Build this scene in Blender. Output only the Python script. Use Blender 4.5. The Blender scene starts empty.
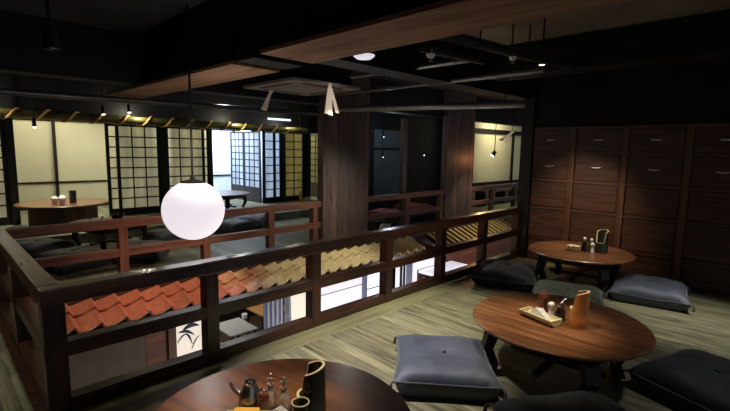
import bpy, bmesh, math, random
from mathutils import Vector, Matrix, noise
PI = math.pi
random.seed(7)
SC = bpy.context.scene
COL = SC.collection

# ------------------------------------------------------------------ materials
def lin(c):
    return tuple((x / 12.92 if x <= 0.04045 else ((x + 0.055) / 1.055) ** 2.4) for x in (v / 255 for v in c))

def new_mat(name):
    m = bpy.data.materials.new(name); m.use_nodes = True
    nt = m.node_tree; nt.nodes.clear()
    out = nt.nodes.new('ShaderNodeOutputMaterial')
    b = nt.nodes.new('ShaderNodeBsdfPrincipled')
    nt.links.new(b.outputs[0], out.inputs[0])
    return m, nt, b, out

def N(nt, t, **kw):
    n = nt.nodes.new(t)
    for k, v in kw.items():
        if k.startswith('i_'):
            n.inputs[k[2:].replace('_', ' ')].default_value = v
        else:
            setattr(n, k, v)
    return n

def ramp(nt, stops):
    r = nt.nodes.new('ShaderNodeValToRGB')
    e = r.color_ramp.elements
    while len(e) < len(stops): e.new(0.5)
    for el, (p, c) in zip(e, stops):
        el.position = p; el.color = (*c, 1)
    return r

def plain(name, rgb, rough=0.6, metal=0.0, var=0.15, scale=12, spec=0.5, bump=0.0, coat=0.0):
    m, nt, b, o = new_mat(name)
    tc = N(nt, 'ShaderNodeTexCoord')
    nz = N(nt, 'ShaderNodeTexNoise', i_Scale=scale, i_Detail=5.0)
    nt.links.new(tc.outputs['Object'], nz.inputs['Vector'])
    c = lin(rgb)
    r = ramp(nt, [(0.3, tuple(x * (1 - var) for x in c)), (0.7, tuple(min(1, x * (1 + var)) for x in c))])
    nt.links.new(nz.outputs['Fac'], r.inputs[0]); nt.links.new(r.outputs[0], b.inputs['Base Color'])
    b.inputs['Roughness'].default_value = rough; b.inputs['Metallic'].default_value = metal
    b.inputs['Specular IOR Level'].default_value = spec
    b.inputs['Coat Weight'].default_value = coat
    if bump:
        bp = N(nt, 'ShaderNodeBump', i_Strength=bump, i_Distance=0.01)
        nt.links.new(nz.outputs['Fac'], bp.inputs['Height']); nt.links.new(bp.outputs[0], b.inputs['Normal'])
    return m

def wood(name, c1, c2, axis='X', rough=0.45, scale=1.0, plank=0.0, plank_axis='Y', gap=0.012, spec=0.5, coat=0.0, bump=0.25, tone=0.35):
    """streaky wood, grain along axis; plank > 0 divides it into boards across plank_axis"""
    m, nt, b, o = new_mat(name)
    L = nt.links
    tc = N(nt, 'ShaderNodeTexCoord')
    s = [9.0 * scale] * 3; s['XYZ'.index(axis)] = 0.7 * scale
    mp = N(nt, 'ShaderNodeMapping'); mp.inputs['Scale'].default_value = s
    L.new(tc.outputs['Object'], mp.inputs['Vector'])
    vec = mp.outputs[0]
    bh = None; tonefac = None
    if plank:
        sep = N(nt, 'ShaderNodeSeparateXYZ'); L.new(tc.outputs['Object'], sep.inputs[0])
        dv = N(nt, 'ShaderNodeMath', operation='DIVIDE'); L.new(sep.outputs['XYZ'.index(plank_axis)], dv.inputs[0]); dv.inputs[1].default_value = plank
        fl = N(nt, 'ShaderNodeMath', operation='FLOOR'); L.new(dv.outputs[0], fl.inputs[0])
        fr = N(nt, 'ShaderNodeMath', operation='FRACT'); L.new(dv.outputs[0], fr.inputs[0])
        wn = N(nt, 'ShaderNodeTexWhiteNoise', noise_dimensions='1D'); L.new(fl.outputs[0], wn.inputs['W'])
        ofs = N(nt, 'ShaderNodeVectorMath', operation='ADD'); L.new(vec, ofs.inputs[0])
        sc_ = N(nt, 'ShaderNodeVectorMath', operation='SCALE'); L.new(wn.outputs['Color'], sc_.inputs[0]); sc_.inputs['Scale'].default_value = 40
        L.new(sc_.outputs[0], ofs.inputs[1]); vec = ofs.outputs[0]
        a = N(nt, 'ShaderNodeMath', operation='SUBTRACT'); L.new(fr.outputs[0], a.inputs[0]); a.inputs[1].default_value = 0.5
        ab = N(nt, 'ShaderNodeMath', operation='ABSOLUTE'); L.new(a.outputs[0], ab.inputs[0])
        gt = N(nt, 'ShaderNodeMath', operation='LESS_THAN'); L.new(ab.outputs[0], gt.inputs[0]); gt.inputs[1].default_value = 0.5 - gap
        bh = gt.outputs[0]; tonefac = wn.outputs['Value']
    n1 = N(nt, 'ShaderNodeTexNoise', i_Scale=2.2, i_Detail=8.0, i_Roughness=0.62, i_Distortion=0.6)
    L.new(vec, n1.inputs['Vector'])
    r = ramp(nt, [(0.3, lin(c1)), (0.72, lin(c2))]); L.new(n1.outputs['Fac'], r.inputs[0])
    colr = r.outputs[0]
    if tonefac:
        mr = N(nt, 'ShaderNodeMapRange'); L.new(tonefac, mr.inputs[0]); mr.inputs[3].default_value = 1 - tone; mr.inputs[4].default_value = 1 + tone
        ml = N(nt, 'ShaderNodeVectorMath', operation='SCALE'); L.new(colr, ml.inputs[0]); L.new(mr.outputs[0], ml.inputs['Scale']); colr = ml.outputs[0]
        g2 = N(nt, 'ShaderNodeMapRange'); L.new(bh, g2.inputs[0]); g2.inputs[3].default_value = 0.25; g2.inputs[4].default_value = 1.0
        ml = N(nt, 'ShaderNodeVectorMath', operation='SCALE'); L.new(colr, ml.inputs[0]); L.new(g2.outputs[0], ml.inputs['Scale']); colr = ml.outputs[0]
    L.new(colr, b.inputs['Base Color'])
    rr = N(nt, 'ShaderNodeMapRange'); L.new(n1.outputs['Fac'], rr.inputs[0]); rr.inputs[3].default_value = max(0, rough - 0.1); rr.inputs[4].default_value = rough + 0.12
    L.new(rr.outputs[0], b.inputs['Roughness'])
    b.inputs['Specular IOR Level'].default_value = spec
    b.inputs['Coat Weight'].default_value = coat; b.inputs['Coat Roughness'].default_value = 0.25
    bp = N(nt, 'ShaderNodeBump', i_Strength=bump, i_Distance=0.006)
    if bh:
        ad = N(nt, 'ShaderNodeMath', operation='ADD'); L.new(n1.outputs['Fac'], ad.inputs[0]); L.new(bh, ad.inputs[1]); L.new(ad.outputs[0], bp.inputs['Height'])
    else:
        L.new(n1.outputs['Fac'], bp.inputs['Height'])
    L.new(bp.outputs[0], b.inputs['Normal'])
    return m

def glow(name, rgb, s):
    m, nt, b, o = new_mat(name)
    b.inputs['Base Color'].default_value = (*lin(rgb), 1)
    b.inputs['Emission Color'].default_value = (*lin(rgb), 1); b.inputs['Emission Strength'].default_value = s
    b.inputs['Roughness'].default_value = 0.7
    return m

def paper_mat(name, rgb, em):
    """shoji paper: lets room light through; bands, tint and emission paint in more of it"""
    m, nt, b, o = new_mat(name)
    L = nt.links
    tc = N(nt, 'ShaderNodeTexCoord')
    nz = N(nt, 'ShaderNodeTexNoise', i_Scale=3.0, i_Detail=3.0); mp = N(nt, 'ShaderNodeMapping'); mp.inputs['Scale'].default_value = (2.6, 2.6, 0.35)
    L.new(tc.outputs['Object'], mp.inputs[0]); L.new(mp.outputs[0], nz.inputs['Vector'])
    c = lin(rgb)
    r = ramp(nt, [(0.32, tuple(x * 0.74 for x in c)), (0.66, c)]); L.new(nz.outputs['Fac'], r.inputs[0])
    d = N(nt, 'ShaderNodeBsdfDiffuse'); t = N(nt, 'ShaderNodeBsdfTranslucent'); e = N(nt, 'ShaderNodeEmission')
    e.inputs[1].default_value = em
    mx = N(nt, 'ShaderNodeMixShader'); mx.inputs[0].default_value = 0.6
    ad = N(nt, 'ShaderNodeAddShader')
    for n in (d, t, e): L.new(r.outputs[0], n.inputs[0])
    L.new(d.outputs[0], mx.inputs[1]); L.new(t.outputs[0], mx.inputs[2])
    L.new(mx.outputs[0], ad.inputs[0]); L.new(e.outputs[0], ad.inputs[1]); L.new(ad.outputs[0], o.inputs[0])
    return m

def glass_mat(name, rgb, rough=0.05):
    m, nt, b, o = new_mat(name)
    b.inputs['Base Color'].default_value = (*lin(rgb), 1); b.inputs['Roughness'].default_value = rough
    b.inputs['Transmission Weight'].default_value = 0.75; b.inputs['IOR'].default_value = 1.45
    return m

def fabric(name, rgb, rough=0.75):
    m, nt, b, o = new_mat(name)
    L = nt.links
    tc = N(nt, 'ShaderNodeTexCoord')
    w1 = N(nt, 'ShaderNodeTexWave', i_Scale=55.0, i_Distortion=0.6); w1.bands_direction = 'X'
    w2 = N(nt, 'ShaderNodeTexWave', i_Scale=55.0, i_Distortion=0.6); w2.bands_direction = 'Y'
    L.new(tc.outputs['Object'], w1.inputs['Vector']); L.new(tc.outputs['Object'], w2.inputs['Vector'])
    mu = N(nt, 'ShaderNodeMath', operation='MULTIPLY'); L.new(w1.outputs['Fac'], mu.inputs[0]); L.new(w2.outputs['Fac'], mu.inputs[1])
    nz = N(nt, 'ShaderNodeTexNoise', i_Scale=5.0, i_Detail=6.0); L.new(tc.outputs['Object'], nz.inputs['Vector'])
    c = lin(rgb)
    r = ramp(nt, [(0.3, tuple(x * 0.7 for x in c)), (0.7, tuple(x * 1.3 for x in c))]); L.new(nz.outputs['Fac'], r.inputs[0])
    L.new(r.outputs[0], b.inputs['Base Color'])
    b.inputs['Roughness'].default_value = rough; b.inputs['Sheen Weight'].default_value = 0.25; b.inputs['Sheen Roughness'].default_value = 0.4
    bp = N(nt, 'ShaderNodeBump', i_Strength=0.35, i_Distance=0.002); L.new(mu.outputs[0], bp.inputs['Height'])
    b2 = N(nt, 'ShaderNodeBump', i_Strength=0.3, i_Distance=0.02); L.new(nz.outputs['Fac'], b2.inputs['Height']); L.new(bp.outputs[0], b2.inputs['Normal'])
    L.new(b2.outputs[0], b.inputs['Normal'])
    return m

def tile_mat(name, left, right, x0, x1):
    """fired clay tiles: red at the left of the roof, turning pale straw towards the right"""
    m, nt, b, o = new_mat(name)
    L = nt.links
    tc = N(nt, 'ShaderNodeTexCoord'); sep = N(nt, 'ShaderNodeSeparateXYZ'); L.new(tc.outputs['Object'], sep.inputs[0])
    nz = N(nt, 'ShaderNodeTexNoise', i_Scale=3.4, i_Detail=4.0); L.new(tc.outputs['Object'], nz.inputs['Vector'])
    mr = N(nt, 'ShaderNodeMapRange'); L.new(sep.outputs[0], mr.inputs[0]); mr.inputs[1].default_value = x0; mr.inputs[2].default_value = x1
    ns = N(nt, 'ShaderNodeMath', operation='MULTIPLY_ADD'); L.new(nz.outputs['Fac'], ns.inputs[0]); ns.inputs[1].default_value = 1.3; ns.inputs[2].default_value = -0.65
    ad = N(nt, 'ShaderNodeMath', operation='ADD', use_clamp=True); L.new(mr.outputs[0], ad.inputs[0]); L.new(ns.outputs[0], ad.inputs[1])
    r = ramp(nt, [(0.2, lin(left)), (0.85, lin(right))]); L.new(ad.outputs[0], r.inputs[0])
    n2 = N(nt, 'ShaderNodeTexNoise', i_Scale=30.0, i_Detail=5.0); L.new(tc.outputs['Object'], n2.inputs['Vector'])
    m2 = N(nt, 'ShaderNodeMapRange'); L.new(n2.outputs['Fac'], m2.inputs[0]); m2.inputs[3].default_value = 0.45; m2.inputs[4].default_value = 1.5
    s = N(nt, 'ShaderNodeVectorMath', operation='SCALE'); L.new(r.outputs[0], s.inputs[0]); L.new(m2.outputs[0], s.inputs['Scale'])
    L.new(s.outputs[0], b.inputs['Base Color']); b.inputs['Roughness'].default_value = 0.38
    bp = N(nt, 'ShaderNodeBump', i_Strength=0.45, i_Distance=0.006); L.new(n2.outputs['Fac'], bp.inputs['Height']); L.new(bp.outputs[0], b.inputs['Normal'])
    return m

M = {}
M['black'] = plain('black_paint', (15, 15, 17), 0.7, var=0.25, scale=3, spec=0.3)
M['ceiling'] = plain('ceiling_plaster', (112, 98, 84), 0.9, var=0.3, scale=2.5, spec=0.1)
M['ceiling_black'] = plain('black_ceiling', (52, 52, 55), 0.9, var=0.3, scale=2.5, spec=0.1)
M['board'] = wood('raw_board', (118, 86, 66), (172, 138, 112), 'Y', 0.8, 0.6, spec=0.1)
M['rail'] = wood('rail_wood', (26, 18, 14), (86, 46, 31), 'X', 0.30, 1.3, spec=0.5, coat=0.35)
M['rail_y'] = wood('rail_wood_y', (26, 18, 14), (86, 46, 31), 'Y', 0.30, 1.3, spec=0.5, coat=0.35)
M['rail_z'] = wood('rail_wood_z', (26, 18, 14), (86, 46, 31), 'Z', 0.30, 1.3, spec=0.5, coat=0.35)
M['rail_top'] = wood('rail_top_wood', (26, 18, 14), (86, 46, 31), 'X', 0.2, 1.3, spec=0.6, coat=1.0, bump=0.06)
M['redrail'] = wood('red_rail_wood', (66, 38, 28), (124, 74, 54), 'X', 0.5, 1.3)
M['redrail_z'] = wood('red_rail_wood_z', (66, 38, 28), (124, 74, 54), 'Z', 0.5, 1.3)
M['pillar'] = wood('pillar_boards', (34, 25, 22), (100, 76, 68), 'Z', 0.6, 1.2, plank=0.115, plank_axis='X', gap=0.03, bump=0.5)
M['floor'] = wood('floor_boards', (58, 55, 40), (152, 144, 112), 'Y', 0.34, 1.35, plank=0.11, plank_axis='X', gap=0.012, spec=0.5, tone=0.22)
M['floor_trim'] = wood('floor_border', (92, 88, 60), (142, 136, 98), 'X', 0.42, 1.0, spec=0.5)
M['floor_back'] = wood('floor_back_boards', (104, 104, 82), (150, 150, 120), 'Y', 0.5, 1.0, plank=0.15, plank_axis='X', gap=0.012)
M['floor_low'] = wood('floor_low_boards', (52, 40, 32), (92, 72, 56), 'Y', 0.5, 1.0, plank=0.15, plank_axis='X')
M['table'] = wood('table_top', (74, 45, 28), (146, 96, 60), 'Y', 0.32, 1.1, coat=0.3, bump=0.12)
M['table_dark'] = wood('table_frame', (16, 13, 12), (34, 25, 21), 'Z', 0.5, 1.2)
M['table_drum'] = wood('drum_base', (62, 40, 28), (104, 68, 46), 'Z', 0.5, 1.2, plank=0.09, plank_axis='X', gap=0.03)
M['drawer'] = wood('drawer_wood', (36, 24, 18), (98, 62, 43), 'Y', 0.5, 1.2, bump=0.4)
M['drawer_z'] = wood('drawer_post_wood', (62, 40, 28), (118, 78, 52), 'Z', 0.5, 1.2, bump=0.4)
M['drawer_dark'] = wood('drawer_carcass', (30, 20, 16), (56, 36, 26), 'Z', 0.6, 1.2)
M['frame'] = wood('shoji_frame_wood', (13, 12, 12), (26, 23, 22), 'Z', 0.5, 1.2)
M['wainscot'] = wood('wainscot_wood', (34, 28, 26), (64, 54, 48), 'Z', 0.6, 1.2, plank=0.07, plank_axis='Y', gap=0.05)
M['redplank'] = wood('red_planks', (88, 44, 32), (150, 84, 62), 'X', 0.5, 1.0, plank=0.085, plank_axis='Z', gap=0.04)
M['paper'] = paper_mat('shoji_paper', (236, 232, 206), 0.10)
M['paper_cool_lit'] = paper_mat('shoji_paper_cool_lit', (226, 234, 244), 0.14)  # cool room light put into the paper tint
M['paper_yellow_lit'] = paper_mat('shoji_paper_yellow_lit', (192, 186, 140), 0.05)  # yellow light of the room behind put into the tint
M['cream'] = plain('cream_panel', (224, 218, 184), 0.85, var=0.05, scale=2)
M['coolwhite'] = plain('cool_white_wall', (232, 236, 246), 0.8, var=0.03, scale=2)
M['globe'] = glow('globe_paper', (241, 233, 240), 0.80)
M['lamp_on'] = glow('lamp_lens', (255, 246, 226), 6.0)
M['tube_on'] = glow('lamp_tube', (205, 228, 255), 1.6)
M['white_lit'] = glow('lit_acrylic', (240, 238, 250), 0.62)
M['white_lit_warm'] = glow('glowing_paper_sheet', (250, 240, 226), 0.55)  # poster and hanging sheet glow in place of light on the paper
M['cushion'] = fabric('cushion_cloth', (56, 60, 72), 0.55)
M['cushion_shaded'] = fabric('cushion_cloth_shaded', (27, 28, 33), 0.6)  # same cloth, darkened for cushions that get less light
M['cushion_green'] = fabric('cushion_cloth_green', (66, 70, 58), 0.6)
M['piping'] = fabric('cushion_piping', (70, 72, 76))
M['red'] = fabric('red_cloth', (150, 34, 36))
M['tile'] = tile_mat('roof_tiles', (172, 98, 72), (222, 202, 148), 1.5, 3.2)
M['tile_pale'] = tile_mat('roof_tiles_pale', (196, 170, 112), (214, 190, 128), 6, 9)
M['bamboo_green'] = plain('old_bamboo', (96, 91, 52), 0.24, var=0.4, scale=4)
M['bamboo_orange'] = plain('amber_bamboo', (188, 118, 58), 0.4, var=0.25, scale=14, coat=0.3)
M['bamboo_dark'] = plain('smoked_bamboo', (40, 42, 34), 0.3, var=0.3, scale=8, coat=0.4)
M['bamboo_cut'] = plain('cut_bamboo', (206, 196, 150), 0.6, var=0.1)
M['rope'] = plain('straw_rope', (232, 180, 104), 0.9, var=0.3, scale=60)
M['ribbon'] = plain('paper_ribbon', (226, 214, 196), 0.85, var=0.08)
M['white'] = plain('white_ceramic', (232, 230, 222), 0.3, var=0.03)
M['napkin'] = plain('white_napkin', (238, 236, 230), 0.9, var=0.04)
M['metal'] = plain('brushed_steel', (188, 190, 192), 0.28, metal=1.0, var=0.1)
M['steelwhite'] = plain('glint_steel', (225, 226, 228), 0.4, metal=0.3, var=0.05)  # pale and nearly matte so the colour carries the handles' glint
M['darkmetal'] = plain('dark_steel', (44, 44, 48), 0.4, metal=0.8, var=0.15)
M['mill'] = plain('mill_lacquer', (104, 50, 34), 0.25, var=0.2, coat=0.5)
M['soy'] = plain('dark_sauce', (20, 15, 12), 0.12, var=0.1, coat=0.6)
M['glass'] = glass_mat('clear_glass', (226, 232, 224))
M['greenglass'] = glass_mat('green_glass', (88, 104, 74))
M['pipe'] = plain('black_pipe', (44, 44, 46), 0.4, metal=0.5, var=0.2)
M['greypipe'] = plain('grey_conduit', (120, 118, 116), 0.35, metal=0.7, var=0.15)
M['ac'] = plain('cassette_plastic', (120, 110, 103), 0.6, var=0.08)
M['ac_dark'] = plain('cassette_slot', (22, 20, 20), 0.7)
M['dim_blue'] = plain('dim_blue_panel', (62, 74, 82), 0.35, var=0.25, scale=3)
M['darkboard'] = plain('dark_board', (108, 96, 86), 0.6, var=0.15, scale=6)
M['stone'] = plain('grey_tabletop', (150, 152, 152), 0.35, var=0.25, scale=20)
M['tan'] = wood('tan_tabletop', (150, 108, 62), (190, 146, 92), 'Y', 0.4, 1.0)
M['curtain'] = plain('periwinkle_cloth', (150, 164, 208), 0.85, var=0.1, scale=4)
M['curtain_grey'] = plain('grey_cloth', (160, 166, 186), 0.85, var=0.2, scale=8)
M['ink'] = plain('blue_ink', (60, 76, 120), 0.7, var=0.3)
M['yellowbox'] = plain('yellow_card', (224, 178, 66), 0.6, var=0.08)
M['bulbgl'] = glow('pin_light', (250, 250, 255), 2.5)

# ------------------------------------------------------------------ mesh builder
class MB:
    def __init__(s): s.bm = bmesh.new()
    def box(s, x0, x1, y0, y1, z0, z1, bev=0.0, rot=None, piv=None):
        r = bmesh.ops.create_cube(s.bm, size=1.0); vs = r['verts']
        for v in vs:
            v.co = Vector(((x0 + x1) / 2 + v.co.x * (x1 - x0), (y0 + y1) / 2 + v.co.y * (y1 - y0), (z0 + z1) / 2 + v.co.z * (z1 - z0)))
        if rot is not None:
            p = Vector(piv) if piv else Vector(((x0 + x1) / 2, (y0 + y1) / 2, (z0 + z1) / 2))
            for v in vs: v.co = p + rot @ (v.co - p)
        if bev:
            es = {e for v in vs for e in v.link_edges}
            bmesh.ops.bevel(s.bm, geom=list(es), offset=bev, segments=2, affect='EDGES', profile=0.7)
        return s
    def lathe(s, prof, seg=32, c=(0, 0, 0), top=None, bottom_cap=True):
        """prof: list of (radius, z). top(angle) -> extra z on the last ring"""
        rings = []
        for i, (r, z) in enumerate(prof):
            if r <= 1e-6:
                rings.append([s.bm.verts.new((c[0], c[1], c[2] + z))])
            else:
                rings.append([s.bm.verts.new((c[0] + r * math.cos(2 * PI * k / seg), c[1] + r * math.sin(2 * PI * k / seg), c[2] + z)) for k in range(seg)])
        for a, b in zip(rings, rings[1:]):
            for k in range(seg):
                k2 = (k + 1) % seg
                if len(a) == 1 and len(b) == 1: continue
                if len(a) == 1: f = (a[0], b[k2], b[k])
                elif len(b) == 1: f = (a[k], a[k2], b[0])
                else: f = (a[k], a[k2], b[k2], b[k])
                s.bm.faces.new(f)
        return s
    def tube(s, pts, r, seg=8, cap=True):
        pts = [Vector(p) for p in pts]; n = len(pts)
        rr = r if isinstance(r, (list, tuple)) else [r] * n
        rings = []; up = None
        for i in range(n):
            t = (pts[min(i + 1, n - 1)] - pts[max(i - 1, 0)]).normalized()
            if up is None:
                up = Vector((0, 0, 1)) if abs(t.z) < 0.9 else Vector((1, 0, 0))
            a = t.cross(up).normalized(); b = a.cross(t).normalized(); up = b
            rings.append([s.bm.verts.new(pts[i] + rr[i] * (a * math.cos(2 * PI * k / seg) + b * math.sin(2 * PI * k / seg))) for k in range(seg)])
        for a, b in zip(rings, rings[1:]):
            for k in range(seg):
                s.bm.faces.new((a[k], a[(k + 1) % seg], b[(k + 1) % seg], b[k]))
        if cap:
            s.bm.faces.new(rings[0][::-1]); s.bm.faces.new(rings[-1])
        return s
    def grid(s, fn, nu, nv, thick=0.0):
        vs = [[s.bm.verts.new(fn(i / nu, j / nv)) for j in range(nv + 1)] for i in range(nu + 1)]
        fs = [s.bm.faces.new((vs[i][j], vs[i + 1][j], vs[i + 1][j + 1], vs[i][j + 1])) for i in range(nu) for j in range(nv)]
        if thick:
            bmesh.ops.recalc_face_normals(s.bm, faces=fs)
            bmesh.ops.solidify(s.bm, geom=fs, thickness=thick)
        return s
    def prism(s, poly, d0, d1, plane='XZ'):
        """polygon extruded along the third axis"""
        def P(u, v, d):
            return (u, d, v) if plane == 'XZ' else ((u, v, d) if plane == 'XY' else (d, u, v))
        a = [s.bm.verts.new(P(u, v, d0)) for u, v in poly]; b = [s.bm.verts.new(P(u, v, d1)) for u, v in poly]
        n = len(poly)
        s.bm.faces.new(a); s.bm.faces.new(b[::-1])
        for i in range(n): s.bm.faces.new((a[i], b[i], b[(i + 1) % n], a[(i + 1) % n]))
        return s
    def sphere(s, c, r, sc=(1, 1, 1), seg=32, rings=16):
        q = bmesh.ops.create_uvsphere(s.bm, u_segments=seg, v_segments=rings, radius=r)
        for v in q['verts']: v.co = Vector((c[0] + v.co.x * sc[0], c[1] + v.co.y * sc[1], c[2] + v.co.z * sc[2]))
        return s
    def done(s, name, mat, parent=None, smooth=False, local=False, mod=None):
        bm = s.bm
        bmesh.ops.recalc_face_normals(bm, faces=bm.faces[:])
        if parent is not None and not local:
            r = parent
            while r.parent: r = r.parent
            bmesh.ops.transform(bm, matrix=(Matrix.Translation(r.location) @ r.rotation_euler.to_matrix().to_4x4()).inverted(), verts=bm.verts[:])
        me = bpy.data.meshes.new(name); bm.to_mesh(me); bm.free()
        me.materials.append(M[mat])
        if smooth:
            me.polygons.foreach_set('use_smooth', [True] * len(me.polygons))
            me.set_sharp_from_angle(angle=math.radians(42))
        o = bpy.data.objects.new(name, me); COL.objects.link(o)
        if parent is not None: o.parent = parent
        return o

def thing(name, label, cat, loc=(0, 0, 0), rz=0.0, group=None):
    o = bpy.data.objects.new(name, None); COL.objects.link(o)
    o.empty_display_size = 0.1
    o.location = loc; o.rotation_euler = (0, 0, rz)
    return tag(o, label, cat, group)

def tag(o, label, cat, group=None):
    o['label'] = label; o['category'] = cat
    if group: o['group'] = group
    return o

def struct(name, mb, mat, label=None, cat=None, smooth=False):
    o = mb.done(name, mat, smooth=smooth); o['kind'] = 'structure'
    if label: o['label'] = label; o['category'] = cat or name.split('_')[0]
    return o

def copy_tree(o, parent=None):
    c = o.copy(); COL.objects.link(c)
    if parent is not None: c.parent = parent
    for ch in list(o.children): copy_tree(ch, c)
    return c

def place(proto, loc, rz, label, used=[]):
    o = proto if proto not in used else copy_tree(proto)
    if proto not in used: used.append(proto)
    o.location = loc; o.rotation_euler = (0, 0, rz); o['label'] = label
    return o

# ------------------------------------------------------------------ the setting
XR = 5.9                    # wall of drawers
Y0, Y1 = 2.85, 4.90         # edges of the open well
XL = 0.46
ZL = -2.6                   # lower floor
HC = 2.62
struct('floor', MB().box(-1.2, XR, -2.5, 2.55, -0.18, 0.0).box(-1.2, XL - 0.12, 2.55, 7.6, -0.18, 0.0), 'floor', 'grey brown board floor of the near dining platform', 'floor')
struct('trim_1', MB().box(XL - 0.12, XR, 2.55, 2.70, -0.18, 0.001).box(XL - 0.12, XR, 2.70, Y0, -0.18, 0.0015), 'floor_trim', 'border boards of the near floor running along the railing', 'floor border')
struct('trim_2', MB().box(XL - 0.12, 12.0, Y0 - 0.03, Y0, -0.5, -0.18).box(XL - 0.12, XL, Y0, Y1, -0.5, 0.0), 'rail', 'dark boards closing the edge of the near floor over the well', 'edge board')
struct('floor', MB().box(-1.2 + 1.54, 14.0, Y1, 7.6, -0.18, 0.0).box(-1.2, 14.0, 7.6, 12.2, -0.18, 0.15), 'floor_back', 'pale board floor of the far platform, raised a step before the screens', 'floor')
struct('floor', MB().box(-2, 14.0, -1, 14, ZL - 0.1, ZL), 'floor_low', 'dark board floor of the storey below seen through the railing', 'floor')
struct('ceiling', MB().box(-1.4, XR + 0.5, -2.5, 2.9, HC, HC + 0.1), 'ceiling', 'brown plaster ceiling over the near tables', 'ceiling')
struct('ceiling', MB().box(-1.4, 14.0, 2.9, 12.2, HC, HC + 0.1).box(XR + 0.5, 14.0, -2.5, 2.9, HC, HC + 0.1), 'ceiling_black', 'black ceiling over the well and the far rooms', 'ceiling')
struct('wall_right', MB().box(XR + 0.02, XR + 0.5, -2.5, 2.66, 1.80, HC).box(XR + 0.45, XR + 0.5, -2.5, 2.66, -0.18, 1.8), 'black', 'black wall above the drawer cabinets', 'wall')
struct('wall_left', MB().box(-1.4, -1.2, -2.5, 12.2, -0.18, HC), 'black', 'black wall outside the frame at the left', 'wall')
# wall behind the well below the far floor
YW = 4.85
struct('wall_back', MB().box(0.46, 1.56, YW, YW + 0.08, ZL, -0.2), 'darkboard', 'grey brown board screen under the red roof tiles', 'wall')
struct('wall_back', MB().box(1.57, 1.80, YW + 0.02, YW + 0.08, ZL, -0.2), 'redplank', 'red plank panel between dark screen and feather poster', 'wall')
struct('wall_back', MB().box(6.3, 14.0, YW + 0.02, YW + 0.1, ZL, -0.2), 'redplank', 'red plank wall under the pale far roof', 'wall')
struct('trim_3', MB().box(1.80, 1.885, YW - 0.02, YW + 0.08, ZL, -0.18).box(2.20, 2.28, YW - 0.02, YW + 0.08, ZL, -0.18), 'redrail_z', 'red brown posts on both sides of the feather poster', 'post')
struct('trim_4', MB().box(0.4, 14.0, Y1 - 0.06, Y1, -0.5, -0.0), 'rail', 'dark edge beam of the far platform', 'beam')
# lower room behind
struct('wall_back', MB().box(-2, 14, 9.2, 9.3, ZL, -0.2), 'black', 'dark end wall of the storey below', 'wall')
# far rooms
struct('wall_back', MB().box(-1.2, 3.45, 11.05, 11.15, 0.15, HC), 'cream', 'cream end wall of the left far room', 'wall')
struct('wall_back', MB().box(4.4, 6.3, 11.5, 11.6, 0.15, HC), 'coolwhite', 'bluish white end wall of the middle far room', 'wall')
struct('wall_side', MB().box(3.42, 3.47, 9.22, 11.05, 0.15, HC).box(4.40, 4.45, 9.22, 11.5, 0.15, HC).box(6.27, 6.31, 9.24, 11.6, 0.15, HC), 'coolwhite', 'partition walls between the far rooms', 'wall')
struct('wall_back', MB().box(6.3, 8.4, 11.5, 11.6, 0.15, HC), 'cream', 'cream end wall behind the yellow screens', 'wall')
struct('trim_5', MB().box(-1.2, 7.4, 9.10, 9.22, 1.86, 2.02).box(-1.2, 8.2, 9.12, 9.2, 2.02, HC), 'frame', 'dark lintel over the paper screens', 'lintel')
struct('trim_6', MB().box(0.99, 1.10, 9.08, 9.2, 0.15, 1.86).box(3.39, 3.50, 9.08, 9.2, 0.15, 1.86).box(6.99, 7.12, 9.08, 9.2, 0.15, 1.86).box(4.42, 4.48, 9.12, 9.2, 0.15, 1.86), 'frame', 'dark posts between the paper screens', 'post')
# dark bay between the pillars
struct('wall_back', MB().box(7.1, 10.4, 7.0, 7.1, 0.0, HC), 'black', 'black wall between the two boarded pillars', 'wall')
struct('wall_side', MB().box(10.42, 10.5, 6.45, 7.0, 0.0, HC), 'black', 'black side wall of the dark bay', 'wall')
struct('wall_back', MB().box(10.5, 14.0, 6.5, 6.6, 0.0, HC), 'cream', 'cream wall of the far right bay', 'wall')

def pillar(x0, x1, y0, y1, label):
    struct('pillar', MB().box(x0, x1, y0, y1, -0.1, HC, 0.01), 'pillar', label, 'pillar')
pillar(4.10, 5.04, 4.94, 5.07, 'broad boarded pillar at mid-picture beside the paper screens')
pillar(7.20, 8.16, 4.94, 5.07, 'broad boarded pillar with a warm glow on its right edge')

# beams under the ceiling
struct('beam', MB().box(1.70, 2.10, 3.10, 6.25, 2.11, HC), 'black', 'black beam running from over the globe lamp to the far left', 'beam')
struct('beam', MB().box(1.64, 2.06, -2.5, 2.62, 2.11, HC), 'black', 'black beam over the near tables', 'beam')
o = struct('trim_7', MB().box(1.69, 2.11, 3.09, 6.25, 2.085, 2.11), 'board', 'raw board under the far black beam', 'board')
o = struct('trim_8', MB().box(1.63, 2.07, -2.5, 2.62, 2.085, 2.11), 'board', 'raw board under the near black beam', 'board')
struct('beam', MB().box(1.66, 2.08, 2.74, 2.97, 2.08, HC, 0.02), 'black', 'black beam clamp between the two raw boards', 'beam')
struct('beam', MB().box(-1.2, 14, 5.07, 5.30, 2.115, HC), 'black', 'black beam across the far side of the well', 'beam')
struct('beam', MB().box(2.2, XR + 0.5, 2.72, 2.98, 2.18, HC), 'black', 'black beam over the near railing', 'beam')
struct('beam', MB().box(4.6, 4.95, -2.5, 2.72, 2.3, HC), 'black', 'black beam across the ceiling toward the drawers', 'beam')
struct('pillar', MB().box(5.86, 5.98, 2.66, 2.82, -0.18, 2.2), 'frame', 'slim dark post at the end of the drawer cabinets', 'post')

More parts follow.
